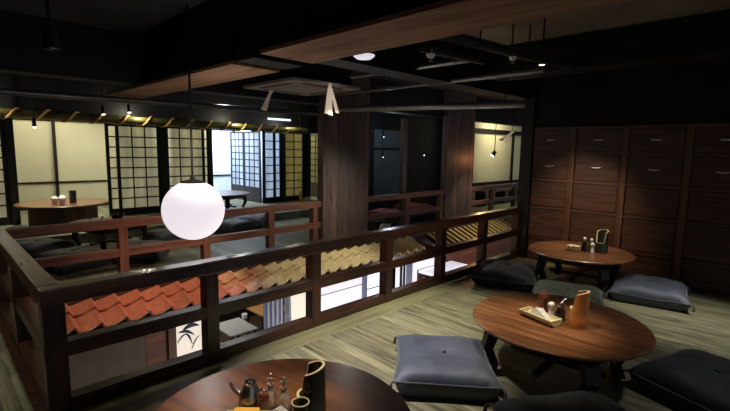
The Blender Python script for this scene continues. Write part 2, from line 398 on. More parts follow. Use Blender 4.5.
# ------------------------------------------------------------------ railings
def railing(name, label, axis, a0, a1, fixed, posts, mats, w=0.10, top=(0.625, 0.713), mid=(0.322, 0.405), bot=(0.0, 0.08), group=None):
    """rail along axis ('X' or 'Y') from a0 to a1; front face at `fixed`"""
    loc = (a0, fixed, 0) if axis == 'X' else (fixed, a0, 0)
    t = thing(name, label, 'railing', loc)
    mr, mp = mats
    def bx(p0, p1, d0, d1, z0, z1, bev):
        return MB().box(p0, p1, d0, d1, z0, z1, bev) if axis == 'X' else MB().box(d0, d1, p0, p1, z0, z1, bev)
    bx(a0, a1, fixed, fixed + w, top[0], top[1], 0.006).done('top_rail', 'rail_top' if mr == 'rail' else mr, t)
    d = fixed + 0.006
    ps = sorted(posts)
    bx(a0, a1, d, d + w - 0.018, mid[0], mid[1], 0.004).done('middle_rail', mr, t)
    if bot: bx(a0, a1, d, d + w - 0.012, bot[0], bot[1], 0.004).done('bottom_rail', mr, t)
    for (p, pw) in ps:
        bx(p - pw / 2, p + pw / 2, fixed + 0.002, fixed + w - 0.002, 0.0, top[0] + 0.004, 0.004).done('post', mp, t)
    return t
bay = 0.9; x0 = 0.427
railing('railing', 'dark wooden railing along the near floor, closest to the tables', 'X', 0.385, 5.86, 2.752, [(0.44, 0.105)] + [(x0 + bay * i, 0.088) for i in range(1, 7)], ('rail', 'rail_z'))
railing('railing', 'short dark railing at the left end of the well', 'Y', 2.856, 5.055, 0.385, [(3.86, 0.085), (4.99, 0.11)], ('rail_y', 'rail_z'))
railing('railing', 'reddish railing before the paper screens beyond the globe lamp', 'X', 0.49, 4.09, 4.955, [(1.433, 0.085), (2.335, 0.085), (3.24, 0.085), (3.98, 0.085)], ('redrail', 'redrail_z'))
railing('railing', 'dim railing between the two boarded pillars', 'X', 5.045, 7.195, 4.955, [(6.08, 0.1), (7.1, 0.085)], ('redrail', 'redrail_z'))
railing('railing', 'dim railing before the cream wall at the far right', 'X', 8.165, 11.5, 4.955, [(9.1, 0.085), (10.2, 0.085)], ('redrail', 'redrail_z'))

# ------------------------------------------------------------------ tiled roofs inside the well
def tiled_roof(label, xa, xb, pitch, amp, mat, peak=1.5, rows=2, eave=(4.46, -0.235), ridge=(4.895, -0.045)):
    t = thing('tiled_roof', label, 'roof', (xa, eave[0], eave[1]))
    n = int(round((xb - xa) / pitch)); sub = 18
    dy = (ridge[0] - eave[0]); dz = ridge[1] - eave[1]
    for r in range(rows):
        f0, f1 = r / rows, (r + 1.12) / rows
        if r == rows - 1: f1 = 1.0
        lift = 0.036
        def fn(u, v):
            ph = u * n
            k = ph - math.floor(ph)
            prof = (k / 0.86) ** peak if k < 0.86 else 0.5 + 0.5 * math.cos(PI * (k - 0.86) / 0.14)
            jit = 0.006 * noise.noise(Vector((math.floor(ph) * 3.1, r * 5.7, 0)))
            f = f0 + (f1 - f0) * v
            return (xa + (xb - xa) * u, eave[0] + dy * f - 0.012 * math.sin(2 * PI * k) + jit, eave[1] + dz * f + amp * prof + lift * (1 - v) + 0.002)
        MB().grid(fn, n * sub, 3, thick=0.018).done('tile_row', mat, t, smooth=True)
    MB().prism([(eave[0] + 0.03, eave[1] - 0.01), (ridge[0], ridge[1] - 0.01), (ridge[0], ridge[1] - 0.05), (eave[0] + 0.03, eave[1] - 0.04)], xa, xb, 'YZ').done('soffit_board', 'rail', t)
    for i in range(4):
        x = xa + 0.25 + (xb - xa - 0.5) * i / 3
        MB().prism([(eave[0] + 0.1, eave[1] - 0.02), (YW, eave[1] + 0.09), (YW, eave[1] - 0.25), (YW - 0.06, eave[1] - 0.25)], x - 0.03, x + 0.03, 'YZ').done('bracket', 'rail', t)
    return t
tiled_roof('clay tiled awning, red to straw yellow, below the reddish railing', 0.47, 5.98, 0.212, 0.05, 'tile')
t = thing('batten_roof', 'awning of pale bamboo battens below the far right railing, beyond the clay tiles', 'roof', (6.5, 4.46, -0.235))
MB().prism([(4.46, -0.25), (4.895, -0.06), (4.895, -0.10), (4.46, -0.29)], 6.48, 10.0, 'YZ').done('shade_backing', 'black', t)  # black backing paints the shaded troughs between the pale ridges
MB().box(6.46, 10.02, 4.44, 4.47, -0.31, -0.22).done('eave_board', 'rail', t)
k = 0
while 6.55 + k * 0.17 < 9.95:
    x = 6.55 + k * 0.17 + random.uniform(-0.01, 0.01)
    MB().prism([(4.43, -0.245), (4.89, -0.045), (4.89, -0.025), (4.43, -0.225)], x - 0.04, x + 0.04, 'YZ').done('bamboo_batten', 'tile_pale', t)
    k += 1
t = tag(MB().box(6.08, 6.40, 4.3, 4.84, -0.30, -0.22, 0.01).done('wooden_beam_end', 'rail'), 'brown beam end between the clay and the pale awning', 'beam')

# things of the lower storey seen through the railing
t = thing('feather_poster', 'white poster with blue brush strokes under the red tiles', 'poster', (2.04, YW - 0.01, -1.3))
MB().box(1.885, 2.20, YW - 0.005, YW + 0.015, -1.3, -0.35).done('sheet', 'white_lit_warm', t)
for (xa, za, xb, zb, w) in ((1.92, -0.62, 2.10, -0.70, 0.02), (1.97, -0.60, 2.16, -0.60, 0.03), (2.00, -0.66, 2.07, -0.80, 0.013), (2.05, -0.55, 2.19, -0.52, 0.022), (1.90, -0.74, 2.02, -0.66, 0.010), (2.06, -0.86, 2.16, -0.72, 0.008)):
    pts = []
    for i in range(7):
        s = i / 6
        pts.append((xa + (xb - xa) * s, YW - 0.009, za + (zb - za) * s + 0.03 * math.sin(PI * s)))
    m_ = MB()
    m_.tube(pts, [0.003 + w * 0.9 * math.sin(PI * min(1, 0.1 + 0.9 * i / 6)) for i in range(7)], 6)
    for v in m_.bm.verts: v.co.y = YW - 0.008 + (v.co.y - YW + 0.009) * 0.1
    m_.done('brush_stroke', 'ink', t, smooth=True)

t = thing('shop_curtain', 'periwinkle striped curtain hanging in the lower storey', 'curtain', (3.2, YW, -1.9))
MB().tube([(2.95, YW + 0.03, -0.46), (3.90, YW + 0.03, -0.46)], 0.014).done('curtain_rod', 'rail', t)
MB().grid(lambda u, v: (3.04 + 0.31 * u, YW + 0.02 + 0.016 * math.sin(u * 22) * (0.3 + v), -0.46 - 1.35 * v), 40, 8, thick=0.004).done('cloth', 'curtain', t, smooth=True)
for i in range(4):
    MB().box(3.09 + 0.07 * i, 3.11 + 0.07 * i, YW - 0.006, YW + 0.001, -1.8, -0.48).done('stripe', 'coolwhite', t)
MB().grid(lambda u, v: (3.38 + 0.5 * u, YW + 0.035 + 0.02 * math.sin(u * 30) * (0.3 + v), -0.46 - 1.35 * v), 50, 8, thick=0.004).done('grey_cloth', 'curtain_grey', t, smooth=True)
tag(MB().grid(lambda u, v: (3.44 + 0.32 * u, YW - 0.03 - 0.02 * v * v + 0.004 * math.sin(5 * u), -0.45 - 0.53 * v), 8, 8, thick=0.003).done('paper_sheet', 'white_lit_warm', smooth=True), 'white paper sheet hanging before the striped curtain', 'paper')
t = thing('lit_screen', 'white lit sliding screen under the straw yellow tiles', 'screen', (4.5, YW, -1.6))
MB().box(4.0, 4.86, YW + 0.02, YW + 0.05, -1.6, -0.3).done('panel', 'white_lit', t)
MB().box(4.98, 5.60, YW + 0.02, YW + 0.05, -1.6, -0.3).done('panel', 'tube_on', t)
MB().box(3.93, 4.0, YW, YW + 0.06, -1.6, -0.3).box(4.86, 4.98, YW + 0.01, YW + 0.06, -1.6, -0.3).box(3.93, 5.66, YW, YW + 0.06, -1.66, -1.6).done('frame', 'curtain', t)
MB().box(4.0, 4.86, YW + 0.012, YW + 0.02, -0.68, -0.67).box(4.98, 5.60, YW + 0.012, YW + 0.02, -0.80, -0.78).done('muntin', 'curtain_grey', t)
t = thing('lit_screen', 'narrow bluish lit screen with dark bars beside the white canopy', 'screen', (5.9, YW, -1.6))
MB().box(5.68, 6.98, YW - 0.01, YW + 0.018, -0.69, -0.3).box(5.68, 6.25, YW - 0.01, YW + 0.018, -1.6, -0.69).done('panel', 'white_lit', t)
MB().box(5.76, 5.81, YW - 0.03, YW - 0.01, -1.6, -0.3).box(5.85, 5.89, YW - 0.03, YW - 0.01, -1.6, -0.3).done('bar', 'ac_dark', t)
MB().box(5.93, 6.10, YW - 0.02, YW - 0.01, -1.6, -0.3).done('blue_pane', 'curtain', t)
t = thing('lit_canopy', 'flat white glowing canopy below the railing, right end in view', 'light box', (6.9, 4.5, -0.75))
MB().box(6.28, 7.32, 3.95, 4.83, -0.75, -0.70, 0.004).done('diffuser', 'white_lit', t)
MB().box(6.27, 7.33, 3.94, 4.835, -0.79, -0.75).done('tray', 'darkmetal', t)
for xx in (6.5, 7.2): MB().box(xx - 0.02, xx + 0.02, 4.76, 4.83, -1.1, -0.79).done('bracket', 'darkmetal', t)

def low_table(x, y, sx, sy, mat, label):
    t = thing('lower_table', label, 'table', (x, y, ZL))
    MB().box(x - sx / 2, x + sx / 2, y - sy / 2, y + sy / 2, -1.93, -1.90, 0.004).done('tabletop', mat, t)
    for i in (-1, 1):
        for j in (-1, 1):
            cx, cy = x + i * (sx / 2 - 0.05), y + j * (sy / 2 - 0.05)
            MB().box(cx - 0.025, cx + 0.025, cy - 0.025, cy + 0.025, ZL, -1.93).done('leg', 'table_dark', t)
low_table(3.98, 7.38, 0.56, 0.72, 'stone', 'grey topped table on the lower floor, larger in view')
low_table(3.5, 8.35, 0.6, 0.6, 'stone', 'grey topped table on the lower floor, farther behind')
low_table(4.98, 7.85, 0.66, 0.7, 'tan', 'tan topped table on the lower floor beside the curtain')
low_table(3.2, 7.0, 0.5, 0.6, 'stone', 'grey topped table on the lower floor, mostly behind the near post')
tag(MB().lathe([(0, 0), (0.05, 0), (0.055, 0.09), (0.045, 0.09), (0.04, 0.01), (0, 0.01)], 16, (4.32, 7.62, -1.90)).done('white_cup', 'white', smooth=True), 'small white cup on the grey lower table', 'cup')

# ------------------------------------------------------------------ shoji screens
def shoji(label, x0, x1, y, cols, rows, z0=0.15, kick=0.13, ztop=1.86, paper='paper', group='paper screens of the far rooms', axis='X', wains=0.0, stile=0.045):
    """axis X: panel in the plane y; axis Y: panel in the plane x=y running from x0 to x1 along y"""
    t = thing('shoji_screen', label, 'shoji screen', (x0, y, z0) if axis == 'X' else (y, x0, z0), 0, group)
    def bx(mb, a0, a1, d0, d1, z0_, z1_):
        return mb.box(a0, a1, y + d0, y + d1, z0_, z1_) if axis == 'X' else mb.box(y + d0, y + d1, a0, a1, z0_, z1_)
    zb = z0 + max(kick, wains)
    f = MB()
    bx(f, x0, x0 + stile, -0.016, 0.016, z0, ztop); bx(f, x1 - stile, x1, -0.016, 0.016, z0, ztop)
    bx(f, x0, x1, -0.015, 0.015, ztop - 0.035, ztop)
    bx(f, x0, x1, -0.015, 0.015, zb - 0.04, zb)
    if not wains: bx(f, x0, x1, -0.014, 0.014, z0, zb)
    f.done('frame', 'frame', t)
    if wains:
        bx(MB(), x0 + 0.01, x1 - 0.01, -0.01, 0.01, z0, zb - 0.02).done('slatted_panel', 'wainscot', t)
    g = MB()
    for i in range(1, cols):
        a = x0 + stile + (x1 - x0 - 2 * stile) * i / cols
        bx(g, a - 0.011, a + 0.011, -0.014, 0.0, zb, ztop - 0.03)
    for j in range(1, rows):
        z = zb + (ztop - 0.035 - zb) * j / rows
        bx(g, x0 + 0.02, x1 - 0.02, -0.013, -0.001, z - 0.012, z + 0.012)
    bx(g, x0 + stile - 0.002, x0 + stile + 0.012, -0.012, 0.0, zb, ztop - 0.03); bx(g, x1 - stile - 0.012, x1 - stile + 0.002, -0.012, 0.0, zb, ztop - 0.03)
    g.done('lattice', 'frame', t)
    bx(MB(), x0 + 0.02, x1 - 0.02, 0.001, 0.004, zb - 0.02, ztop - 0.01).done('paper', paper, t)
    return t
YS = 9.15
shoji('lattice paper screen cut by the left edge of the picture', 0.05, 0.99, YS, 3, 8)
shoji('lattice paper screen just right of the cream opening', 2.60, 3.39, YS, 3, 8)
shoji('slid-behind paper screen showing a narrow strip beside cream opening', 2.44, 3.25, YS + 0.045, 5, 8)
shoji('lattice paper screen behind the globe lamp cord', 3.50, 4.31, YS, 3, 8)
shoji('slid-behind paper screen showing a narrow strip beside white opening', 3.62, 4.44, YS + 0.045, 5, 8)
shoji('bluish lit paper screen with large panes at the partition corner', 5.74, 6.10, YS, 1, 8, paper='paper_cool_lit', stile=0.06)
shoji('narrow bluish lit paper screen between corner and yellow screen', 6.05, 6.32, YS + 0.045, 1, 8, paper='paper_cool_lit', stile=0.07)
shoji('yellow lit paper screen of two columns', 6.30, 6.99, YS, 2, 8, paper='paper_yellow_lit', stile=0.08)
shoji('far half of the slatted paper partition beside white opening', 9.96, 10.62, 5.72, 3, 8, paper='paper_cool_lit', axis='Y', wains=0.37)
shoji('near half of the slatted paper partition beside white opening', 9.18, 9.94, 5.70, 3, 8, paper='paper_cool_lit', axis='Y', wains=0.37)
shoji('yellow lit slatted paper partition just left of the boarded pillar', 9.22, 9.95, 7.6, 3, 8, paper='paper_yellow_lit', axis='Y', wains=0.40)

# big paned sliding doors at the end of the left room
def paned_door(x0, x1, y, label, zbar=0.69):
    t = thing('sliding_door', label, 'sliding door', (x0, y, 0.15), 0, 'cream sliding doors')
    MB().box(x0, x0 + 0.045, y - 0.02, y + 0.02, 0.15, 2.0).box(x1 - 0.045, x1, y - 0.02, y + 0.02, 0.15, 2.0).box(x0, x1, y - 0.02, y + 0.02, 1.94, 2.0).box(x0, x1, y - 0.02, y + 0.02, 0.15, 0.22).done('frame', 'frame', t)
    MB().box(x0 + 0.02, x1 - 0.02, y, y + 0.012, 0.18, 1.97).done('panel', 'cream', t)
    MB().box(x0, x1, y - 0.02, y, zbar - 0.02, zbar + 0.02).done('crossbar', 'frame', t)
paned_door(0.95, 1.995, 11.0, 'cream paned sliding door behind the left drum table')
paned_door(1.955, 3.1, 10.955, 'cream paned sliding door right of the upright bar')
t = thing('sliding_door', 'white paned sliding door in the middle far room', 'sliding door', (4.5, 11.4, 0.15))
MB().box(4.5, 4.56, 11.38, 11.42, 0.15, 1.95).box(6.2, 6.26, 11.38, 11.42, 0.15, 1.95).box(4.5, 6.26, 11.38, 11.42, 1.92, 1.98).done('frame', 'frame', t)
MB().box(4.5, 6.26, 11.40, 11.41, 0.15, 1.95).done('panel', 'coolwhite', t)
MB().box(4.5, 6.26, 11.37, 11.40, 0.68, 0.72).done('crossbar', 'frame', t)
t = thing('window_lattice', 'dark lattice before the cream wall at the far right', 'lattice', (12.0, 6.48, 0.0))
MB().box(10.55, 14.0, 6.44, 6.48, 0.52, 0.60).box(12.87, 12.97, 6.44, 6.48, 0.0, 2.02).box(10.5, 14.0, 6.44, 6.48, 1.98, 2.10).box(10.5, 10.62, 6.42, 6.48, 0.0, 2.1).done('bars', 'black', t)
t = thing('bench', 'dark bench along the cream wall at the far right', 'bench', (11.6, 6.2, 0.0))
MB().box(10.55, 13.2, 6.0, 6.4, 0.36, 0.42, 0.006).done('seat', 'redrail', t)
for xx in (10.7, 11.8, 12.9): MB().box(xx - 0.04, xx + 0.04, 6.05, 6.35, 0.0, 0.36).done('leg', 'frame', t)
MB().box(10.55, 13.2, 6.36, 6.42, 0.42, 0.5).done('backrest', 'redrail', t)
# dim panel in the dark bay
t = thing('display_cabinet', 'dim blue panelled door in the dark bay between pillars', 'cabinet', (6.9, 6.9, 0.0))
MB().box(7.12, 8.42, 6.93, 6.995, 0.0, 2.0).done('body', 'black', t)
MB().box(7.22, 8.3, 6.915, 6.93, 1.52, 1.92).done('upper_pane', 'dim_blue', t)
MB().box(7.22, 8.3, 6.915, 6.93, 0.3, 1.46).done('lower_pane', 'dim_blue', t)
t = thing('bay_post', 'slim dim post in the dark bay between the pillars', 'post', (6.05, 5.05, 0))
MB().box(6.03, 6.14, 5.06, 5.14, 0.0, 2.02).done('shaft', 'rail_z', t)

# ------------------------------------------------------------------ wall of drawers
ys = [2.66, 2.105, 1.505, 0.885, 0.265, -0.36]
labels = ['drawer cabinet next to the slim corner post, first from the railing', 'drawer cabinet second from the railing, behind the far table',
          'drawer cabinet third from the railing, behind the dark cushion', 'drawer cabinet fourth from the railing, in shadow', 'drawer cabinet fifth from the railing, at the picture edge']
def drawer_cabinet(ya, yb, label):
    t = thing('drawer_cabinet', label, 'cabinet', (XR, (ya + yb) / 2, 0), 0, 'cabinets along the right wall')
    MB().box(XR + 0.03, XR + 0.44, yb, ya, 0, 1.8).done('carcass', 'drawer_dark', t)
    MB().box(XR - 0.012, XR + 0.05, yb - 0.0, yb + 0.07, 0, 1.8, 0.004).done('stile', 'drawer_z', t)
    rails = [0.0, 0.315, 0.735, 1.11, 1.475, 1.79]
    for z in rails: 
        MB().box(XR - 0.006, XR + 0.04, yb + 0.07, ya, max(0, z - 0.02), z + 0.015, 0.003).done('crossrail', 'drawer', t)
    for k in range(5):
        z0, z1 = rails[k] + 0.022, rails[k + 1] - 0.026
        if k >= 3:
            d = MB().box(XR + 0.004, XR + 0.05, yb + 0.078, ya - 0.008, z0, z1, 0.004).done('drawer', 'drawer', t)
            yc = (yb + 0.07 + ya) / 2
            zc = (z0 + z1) / 2 + 0.01
            MB().tube([(XR + 0.004, yc - 0.05, zc), (XR - 0.018, yc - 0.045, zc - 0.004), (XR - 0.022, yc, zc - 0.008), (XR - 0.018, yc + 0.045, zc - 0.004), (XR + 0.004, yc + 0.05, zc)], 0.008, 6).done('handle', 'steelwhite', d, smooth=True)
        else:
            p = MB().box(XR + 0.015, XR + 0.05, yb + 0.075, ya - 0.005, z0, z1).done('panel', 'drawer', t)
            h = (z1 - z0) / 3
            b_ = MB()
            for q in range(3): b_.box(XR + 0.006, XR + 0.016, yb + 0.085, ya - 0.015, z0 + h * q + 0.002, z0 + h * (q + 1) - 0.002, 0.002)
            b_.done('boards', 'drawer', p)
    return t
for i in range(5): drawer_cabinet(ys[i], ys[i + 1], labels[i])

# ------------------------------------------------------------------ tables
def leg_curve(mb, ang, r, h):
    ca, sa = math.cos(ang), math.sin(ang)
    path = [(r - 0.10, h), (r - 0.03, h - 0.06), (r - 0.0, h * 0.55), (r - 0.05, 0.09), (r - 0.02, 0.0)]
    W = [0.045, 0.045, 0.038, 0.03, 0.036]
    prev = None
    rings = []
    for (rr, z), w in zip(path, W):
        c = Vector((rr * ca, rr * sa, z)); a = Vector((-sa, ca, 0)); b = Vector((ca, sa, 0))
        rings.append([mb.bm.verts.new(c + a * w * i + b * w * 0.8 * j) for i, j in ((-1, -1), (1, -1), (1, 1), (-1, 1))])
    for p, q in zip(rings, rings[1:]):
        for k in range(4): mb.bm.faces.new((p[k], p[(k + 1) % 4], q[(k + 1) % 4], q[k]))
    mb.bm.faces.new(rings[0]); mb.bm.faces.new(rings[-1][::-1])
    return mb
def make_table(r, h, label, group='round low tables', drum=False):
    t = thing('low_table', label, 'table', (0, 0, 0), 0, group)
    MB().lathe([(0, h - 0.028), (r - 0.012, h - 0.028), (r, h - 0.018), (r, h - 0.008), (r - 0.008, h), (0, h)], 96).done('tabletop', 'table', t, smooth=True, local=True)
    if drum:
        MB().lathe([(0, 0), (r * 0.74, 0), (r * 0.74, h - 0.028), (0, h - 0.028)], 48).done('drum_base', 'table_drum', t, smooth=True, local=True)
        return t
    a = r * 0.62
    MB().box(-a, a, -a, -a + 0.03, h - 0.10, h - 0.028).box(-a, a, a - 0.03, a, h - 0.10, h - 0.028).box(-a, -a + 0.03, -a, a, h - 0.10, h - 0.028).box(a - 0.03, a, -a, a, h - 0.10, h - 0.028).done('apron', 'table_dark', t, local=True)
    for k in range(4):
        l = leg_curve(MB(), PI / 4 + k * PI / 2, r * 0.84, h - 0.03).done('leg', 'table_dark', t, local=True)
        an = PI / 4 + k * PI / 2
        MB().sphere((r * 0.80 * math.cos(an), r * 0.80 * math.sin(an), h - 0.075), 0.014, seg=12, rings=8).done('bolt', 'metal', l, smooth=True, local=True)
    MB().box(-a * 0.9, a * 0.9, -0.02, 0.02, 0.10, 0.13).box(-0.02, 0.02, -a * 0.9, a * 0.9, 0.10, 0.13).done('stretcher', 'table_dark', t, local=True)
    return t
TH = 0.387
tb = make_table(0.541, TH, '')
place(tb, (0.941, 1.392, 0), 0.2, 'round brown table at the bottom edge, with dark bamboo holder')
place(tb, (2.874, 1.055, 0), 0.0, 'round brown table among cushions, with orange bamboo holder')
place(tb, (5.15, 1.709, 0), 0.1, 'round brown table near the drawer cabinets')
place(tb, (1.85, 6.95, 0), 0.3, 'round table just behind the reddish railing, mostly hidden')
place(tb, (4.35, 8.45, 0.15), 0.5, 'round table before the white opening, right of the globe lamp')
td = make_table(0.64, TH - 0.0, 'round table on a wide drum base before cream doors', drum=True)
td.location = (1.60, 8.52, 0.15)

# ------------------------------------------------------------------ cushions
def make_cushion(mat, S=0.64, T=0.16, label='', seed=0, group='floor cushions', zs=0.085):
    t = thing('floor_cushion', label, 'cushion', (0, 0, 0), 0, group)
    n = 28; h = S / 2
    def plan(u, v):
        # pulled-in edges, pointed corners
        return (h * u * (1 - 0.055 * (1 - v * v) * u * u), h * v * (1 - 0.055 * (1 - u * u) * v * v))
    def zseam(u, v):
        return zs - 0.012 * (1 - abs(u * v)) + 0.01 * noise.noise(Vector((u * 1.5 + seed, v * 1.5, seed)))
    mb = MB()
    def top(a, b):
        u, v = 2 * a - 1, 2 * b - 1
        x, y = plan(u, v)
        m = max(0, (1 - u ** 4) * (1 - v ** 4)) ** 0.5
        d = -0.022 * math.exp(-((u * u + v * v) / 0.03))
        w = 0.012 * noise.noise(Vector((u * 2.2 + seed * 3, v * 2.2, seed))) * m + 0.006 * noise.noise(Vector((u * 6 + seed, v * 6, 2.0))) * m
        return (x, y, zseam(u, v) + (T - zs) * m + (d + w))
    def bot(a, b):
        u, v = 2 * a - 1, 2 * b - 1
        x, y = plan(u, v)
        m = min(1.0, 1.25 * (max(0, (1 - abs(u) ** 7) * (1 - abs(v) ** 7)) ** 0.5))
        return (x * (1 - 0.0 * m), y, zseam(u, v) * (1 - m))
    mb.grid(top, n, n); mb.grid(bot, n, n)
    bmesh.ops.remove_doubles(mb.bm, verts=mb.bm.verts[:], dist=0.0005)
    mb.done('cover', mat, t, smooth=True, local=True)
    p = []
    for (ua, va, ub, vb) in ((-1, -1, 1, -1), (1, -1, 1, 1), (1, 1, -1, 1), (-1, 1, -1, -1)):
        for i in range(12):
            u, v = ua + (ub - ua) * i / 12, va + (vb - va) * i / 12
            x, y = plan(u, v); p.append((x, y, zseam(u, v)))
    p.append(p[0])
    MB().tube(p, 0.0048, 6).done('piping', 'piping', t, smooth=True, local=True)
    MB().sphere((0, 0, T - 0.018), 0.014, (1, 1, 0.5), 10, 6).done('tuft', mat, t, smooth=True, local=True)
    for (i, j) in ((-1, -1), (1, -1), (1, 1), (-1, 1)):
        c = Vector((i * h, j * h, zs)); d = Vector((i, j, 0)).normalized()
        MB().tube([c, c + d * 0.010 + Vector((0, 0, -0.004)), c + d * 0.018 + Vector((0, 0, -0.02)), c + d * 0.022 + Vector((0, 0, -0.055))], [0.005, 0.007, 0.009, 0.013], 7).done('tassel', mat, t, smooth=True, local=True)
    return t
cA = make_cushion('cushion', 0.63, 0.205, seed=1, zs=0.12)
place(cA, (2.31, 1.55, 0), math.radians(-51), 'blue grey square cushion lit from above, left of orange holder table')
cB = make_cushion('cushion_shaded', 0.68, 0.22, seed=2, zs=0.11)
place(cB, (4.62, 2.30, 0), math.radians(18), 'shade-darkened cushion beside the railing, left of the far table')
place(cB, (2.17, 0.62, 0), math.radians(-35), 'shade-darkened cushion at the bottom edge below the table')
place(cB, (3.27, 0.25, 0), math.radians(-20), 'shade-darkened cushion in the bottom right corner')
cC = make_cushion('cushion_green', 0.64, 0.21, seed=3, zs=0.11)
place(cC, (4.28, 1.50, 0), math.radians(20), 'grey green cushion between the two right tables')
cD = make_cushion('cushion', 0.68, 0.21, seed=4, zs=0.10)
place(cD, (5.18, 1.02, 0), math.radians(12), 'dark grey cushion with tassel against the drawer wall')
cE = make_cushion('cushion_shaded', 0.62, 0.23, seed=5, zs=0.12)
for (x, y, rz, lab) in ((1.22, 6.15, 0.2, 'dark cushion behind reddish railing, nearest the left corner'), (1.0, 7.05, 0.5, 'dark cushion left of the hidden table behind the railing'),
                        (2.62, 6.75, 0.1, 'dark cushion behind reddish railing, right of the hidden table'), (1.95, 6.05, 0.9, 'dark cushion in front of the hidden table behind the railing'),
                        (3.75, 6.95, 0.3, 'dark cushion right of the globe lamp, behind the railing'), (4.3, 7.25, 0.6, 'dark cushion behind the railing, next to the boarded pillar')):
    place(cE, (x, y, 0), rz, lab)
cF = make_cushion('red', 0.6, 0.15, seed=6)
place(cF, (6.35, 5.75, 0.17), 0.3, 'red cushion on a seat in the dark bay between pillars')
place(cF, (7.6, 6.05, 0.17), 0.1, 'dim red cushion at the right side of the dark bay')
t = thing('seat_platform', 'low dark seat platform in the dark bay', 'bench', (6.9, 5.95, 0))
MB().box(5.75, 8.2, 5.42, 6.5, 0.02, 0.17, 0.01).done('top', 'frame', t)
for xx in (5.9, 7.0, 8.05): MB().box(xx - 0.05, xx + 0.05, 5.6, 6.4, 0.0, 0.03).done('foot', 'frame', t)

# ------------------------------------------------------------------ things on the tables
def bamboo_holder(mat, h_hi, h_lo, r, label, group=None):
    t = thing('bamboo_holder', label, 'bamboo holder', (0, 0, 0), 0, group)
    seg = 40; mb = MB(); rim = MB()
    def top(k, q):
        a = 2 * PI * k / seg
        s = math.cos(a)
        f = max(0, min(1, (s + 0.62) / 0.32)); f = f * f * (3 - 2 * f)
        z = h_lo + (h_hi - h_lo) * f + 0.018 * s * f
        return z
    zs = [0, 0.02, 0.05, 0.08]
    rings = []
    for (rr, zz) in ((r * 0.97, 0.0), (r, 0.012), (r * 1.04, h_lo * 0.42), (r * 1.0, h_lo * 0.5)):
        rings.append([mb.bm.verts.new((rr * math.cos(2 * PI * k / seg), rr * math.sin(2 * PI * k / seg), zz)) for k in range(seg)])
    for f in (0.4, 0.75, 1.0):
        rings.append([mb.bm.verts.new((r * (1 - 0.08 * f) * math.cos(2 * PI * k / seg), r * (1 - 0.08 * f) * math.sin(2 * PI * k / seg), h_lo * 0.5 + (top(k, 1) - h_lo * 0.5) * f)) for k in range(seg)])
    inner = [[mb.bm.verts.new((r * 0.76 * math.cos(2 * PI * k / seg), r * 0.76 * math.sin(2 * PI * k / seg), z_(k))) for k in range(seg)] for z_ in (lambda k: top(k, 1), lambda k: 0.03)]
    allr = rings + inner
    for a, b in zip(allr, allr[1:]):
        if b is inner[0]: continue
        for k in range(seg): mb.bm.faces.new((a[k], a[(k + 1) % seg], b[(k + 1) % seg], b[k]))
    mb.bm.faces.new(rings[0][::-1]); mb.bm.faces.new(inner[1])
    mb.done('tube', mat, t, smooth=True, local=True)
    for k in range(seg):
        k2 = (k + 1) % seg
        def P(kk, rr, dz): return (r * rr * math.cos(2 * PI * kk / seg), r * rr * math.sin(2 * PI * kk / seg), top(kk, 1) + dz)
        vs = [rim.bm.verts.new(P(*q)) for q in ((k, 0.925, 0.0), (k2, 0.925, 0.0), (k2, 0.75, 0.0), (k, 0.75, 0.0), (k, 0.925, 0.002), (k2, 0.925, 0.002), (k2, 0.75, 0.002), (k, 0.75, 0.002))]
        for f in ((0, 1, 2, 3), (4, 5, 6, 7), (0, 1, 5, 4), (2, 3, 7, 6)): rim.bm.faces.new([vs[i] for i in f])
    bmesh.ops.remove_doubles(rim.bm, verts=rim.bm.verts[:], dist=0.0003)
    rim.done('cut_rim', 'bamboo_cut', t, smooth=True, local=True)
    return t
def zrot(v): return v
b1 = bamboo_holder('bamboo_orange', 0.215, 0.115, 0.058, 'orange bamboo holder with stepped rim on the middle table')
b1.location = (2.862, 0.925, TH); b1.rotation_euler = (0, 0, math.radians(-80))
b2 = bamboo_holder('bamboo_dark', 0.195, 0.085, 0.063, 'dark green bamboo holder with pale rim at the bottom edge')
b2.location = (1.062, 1.352, TH); b2.rotation_euler = (0, 0, math.radians(-46))
b3 = bamboo_holder('bamboo_dark', 0.235, 0.115, 0.062, 'dark bamboo holder with pale rim on the far table')
b3.location = (5.225, 1.51, TH); b3.rotation_euler = (0, 0, math.radians(-15))

def pepper_mill(label, loc, h=0.165, mat='mill'):
    t = thing('pepper_mill', label, 'pepper mill', loc)
    k = h / 0.165
    MB().lathe([(0, 0), (0.034 * k, 0), (0.036 * k, 0.02 * k), (0.026 * k, 0.05 * k), (0.025 * k, 0.075 * k), (0.034 * k, 0.105 * k), (0, 0.105 * k)], 24).done('body', mat, t, smooth=True, local=True)
    MB().lathe([(0, 0.107 * k), (0.030 * k, 0.107 * k), (0.036 * k, 0.125 * k), (0.028 * k, 0.145 * k), (0.008 * k, 0.152 * k), (0, 0.152 * k)], 24).done('head', mat, t, smooth=True, local=True)
    MB().sphere((0, 0, 0.157 * k), 0.008 * k, seg=12, rings=8).done('knob', 'metal', t, smooth=True, local=True)
    return t
pepper_mill('red brown pepper mill on the middle table', (2.905, 1.17, TH))
pepper_mill('red pepper mill at the bottom edge by the silver pot', (0.918, 1.478, TH), 0.105)

def shaker(label, loc):
    t = thing('salt_shaker', label, 'salt shaker', loc)
    MB().lathe([(0, 0), (0.016, 0), (0.018, 0.03), (0.010, 0.06), (0.010, 0.075), (0, 0.075)], 20).done('body', 'white', t, smooth=True, local=True)
    MB().sphere((0, 0, 0.093), 0.021, seg=20, rings=12).done('head', 'white', t, smooth=True, local=True)
    return t
shaker('white ball topped salt shaker beside the red brown mill', (2.862, 1.098, TH))

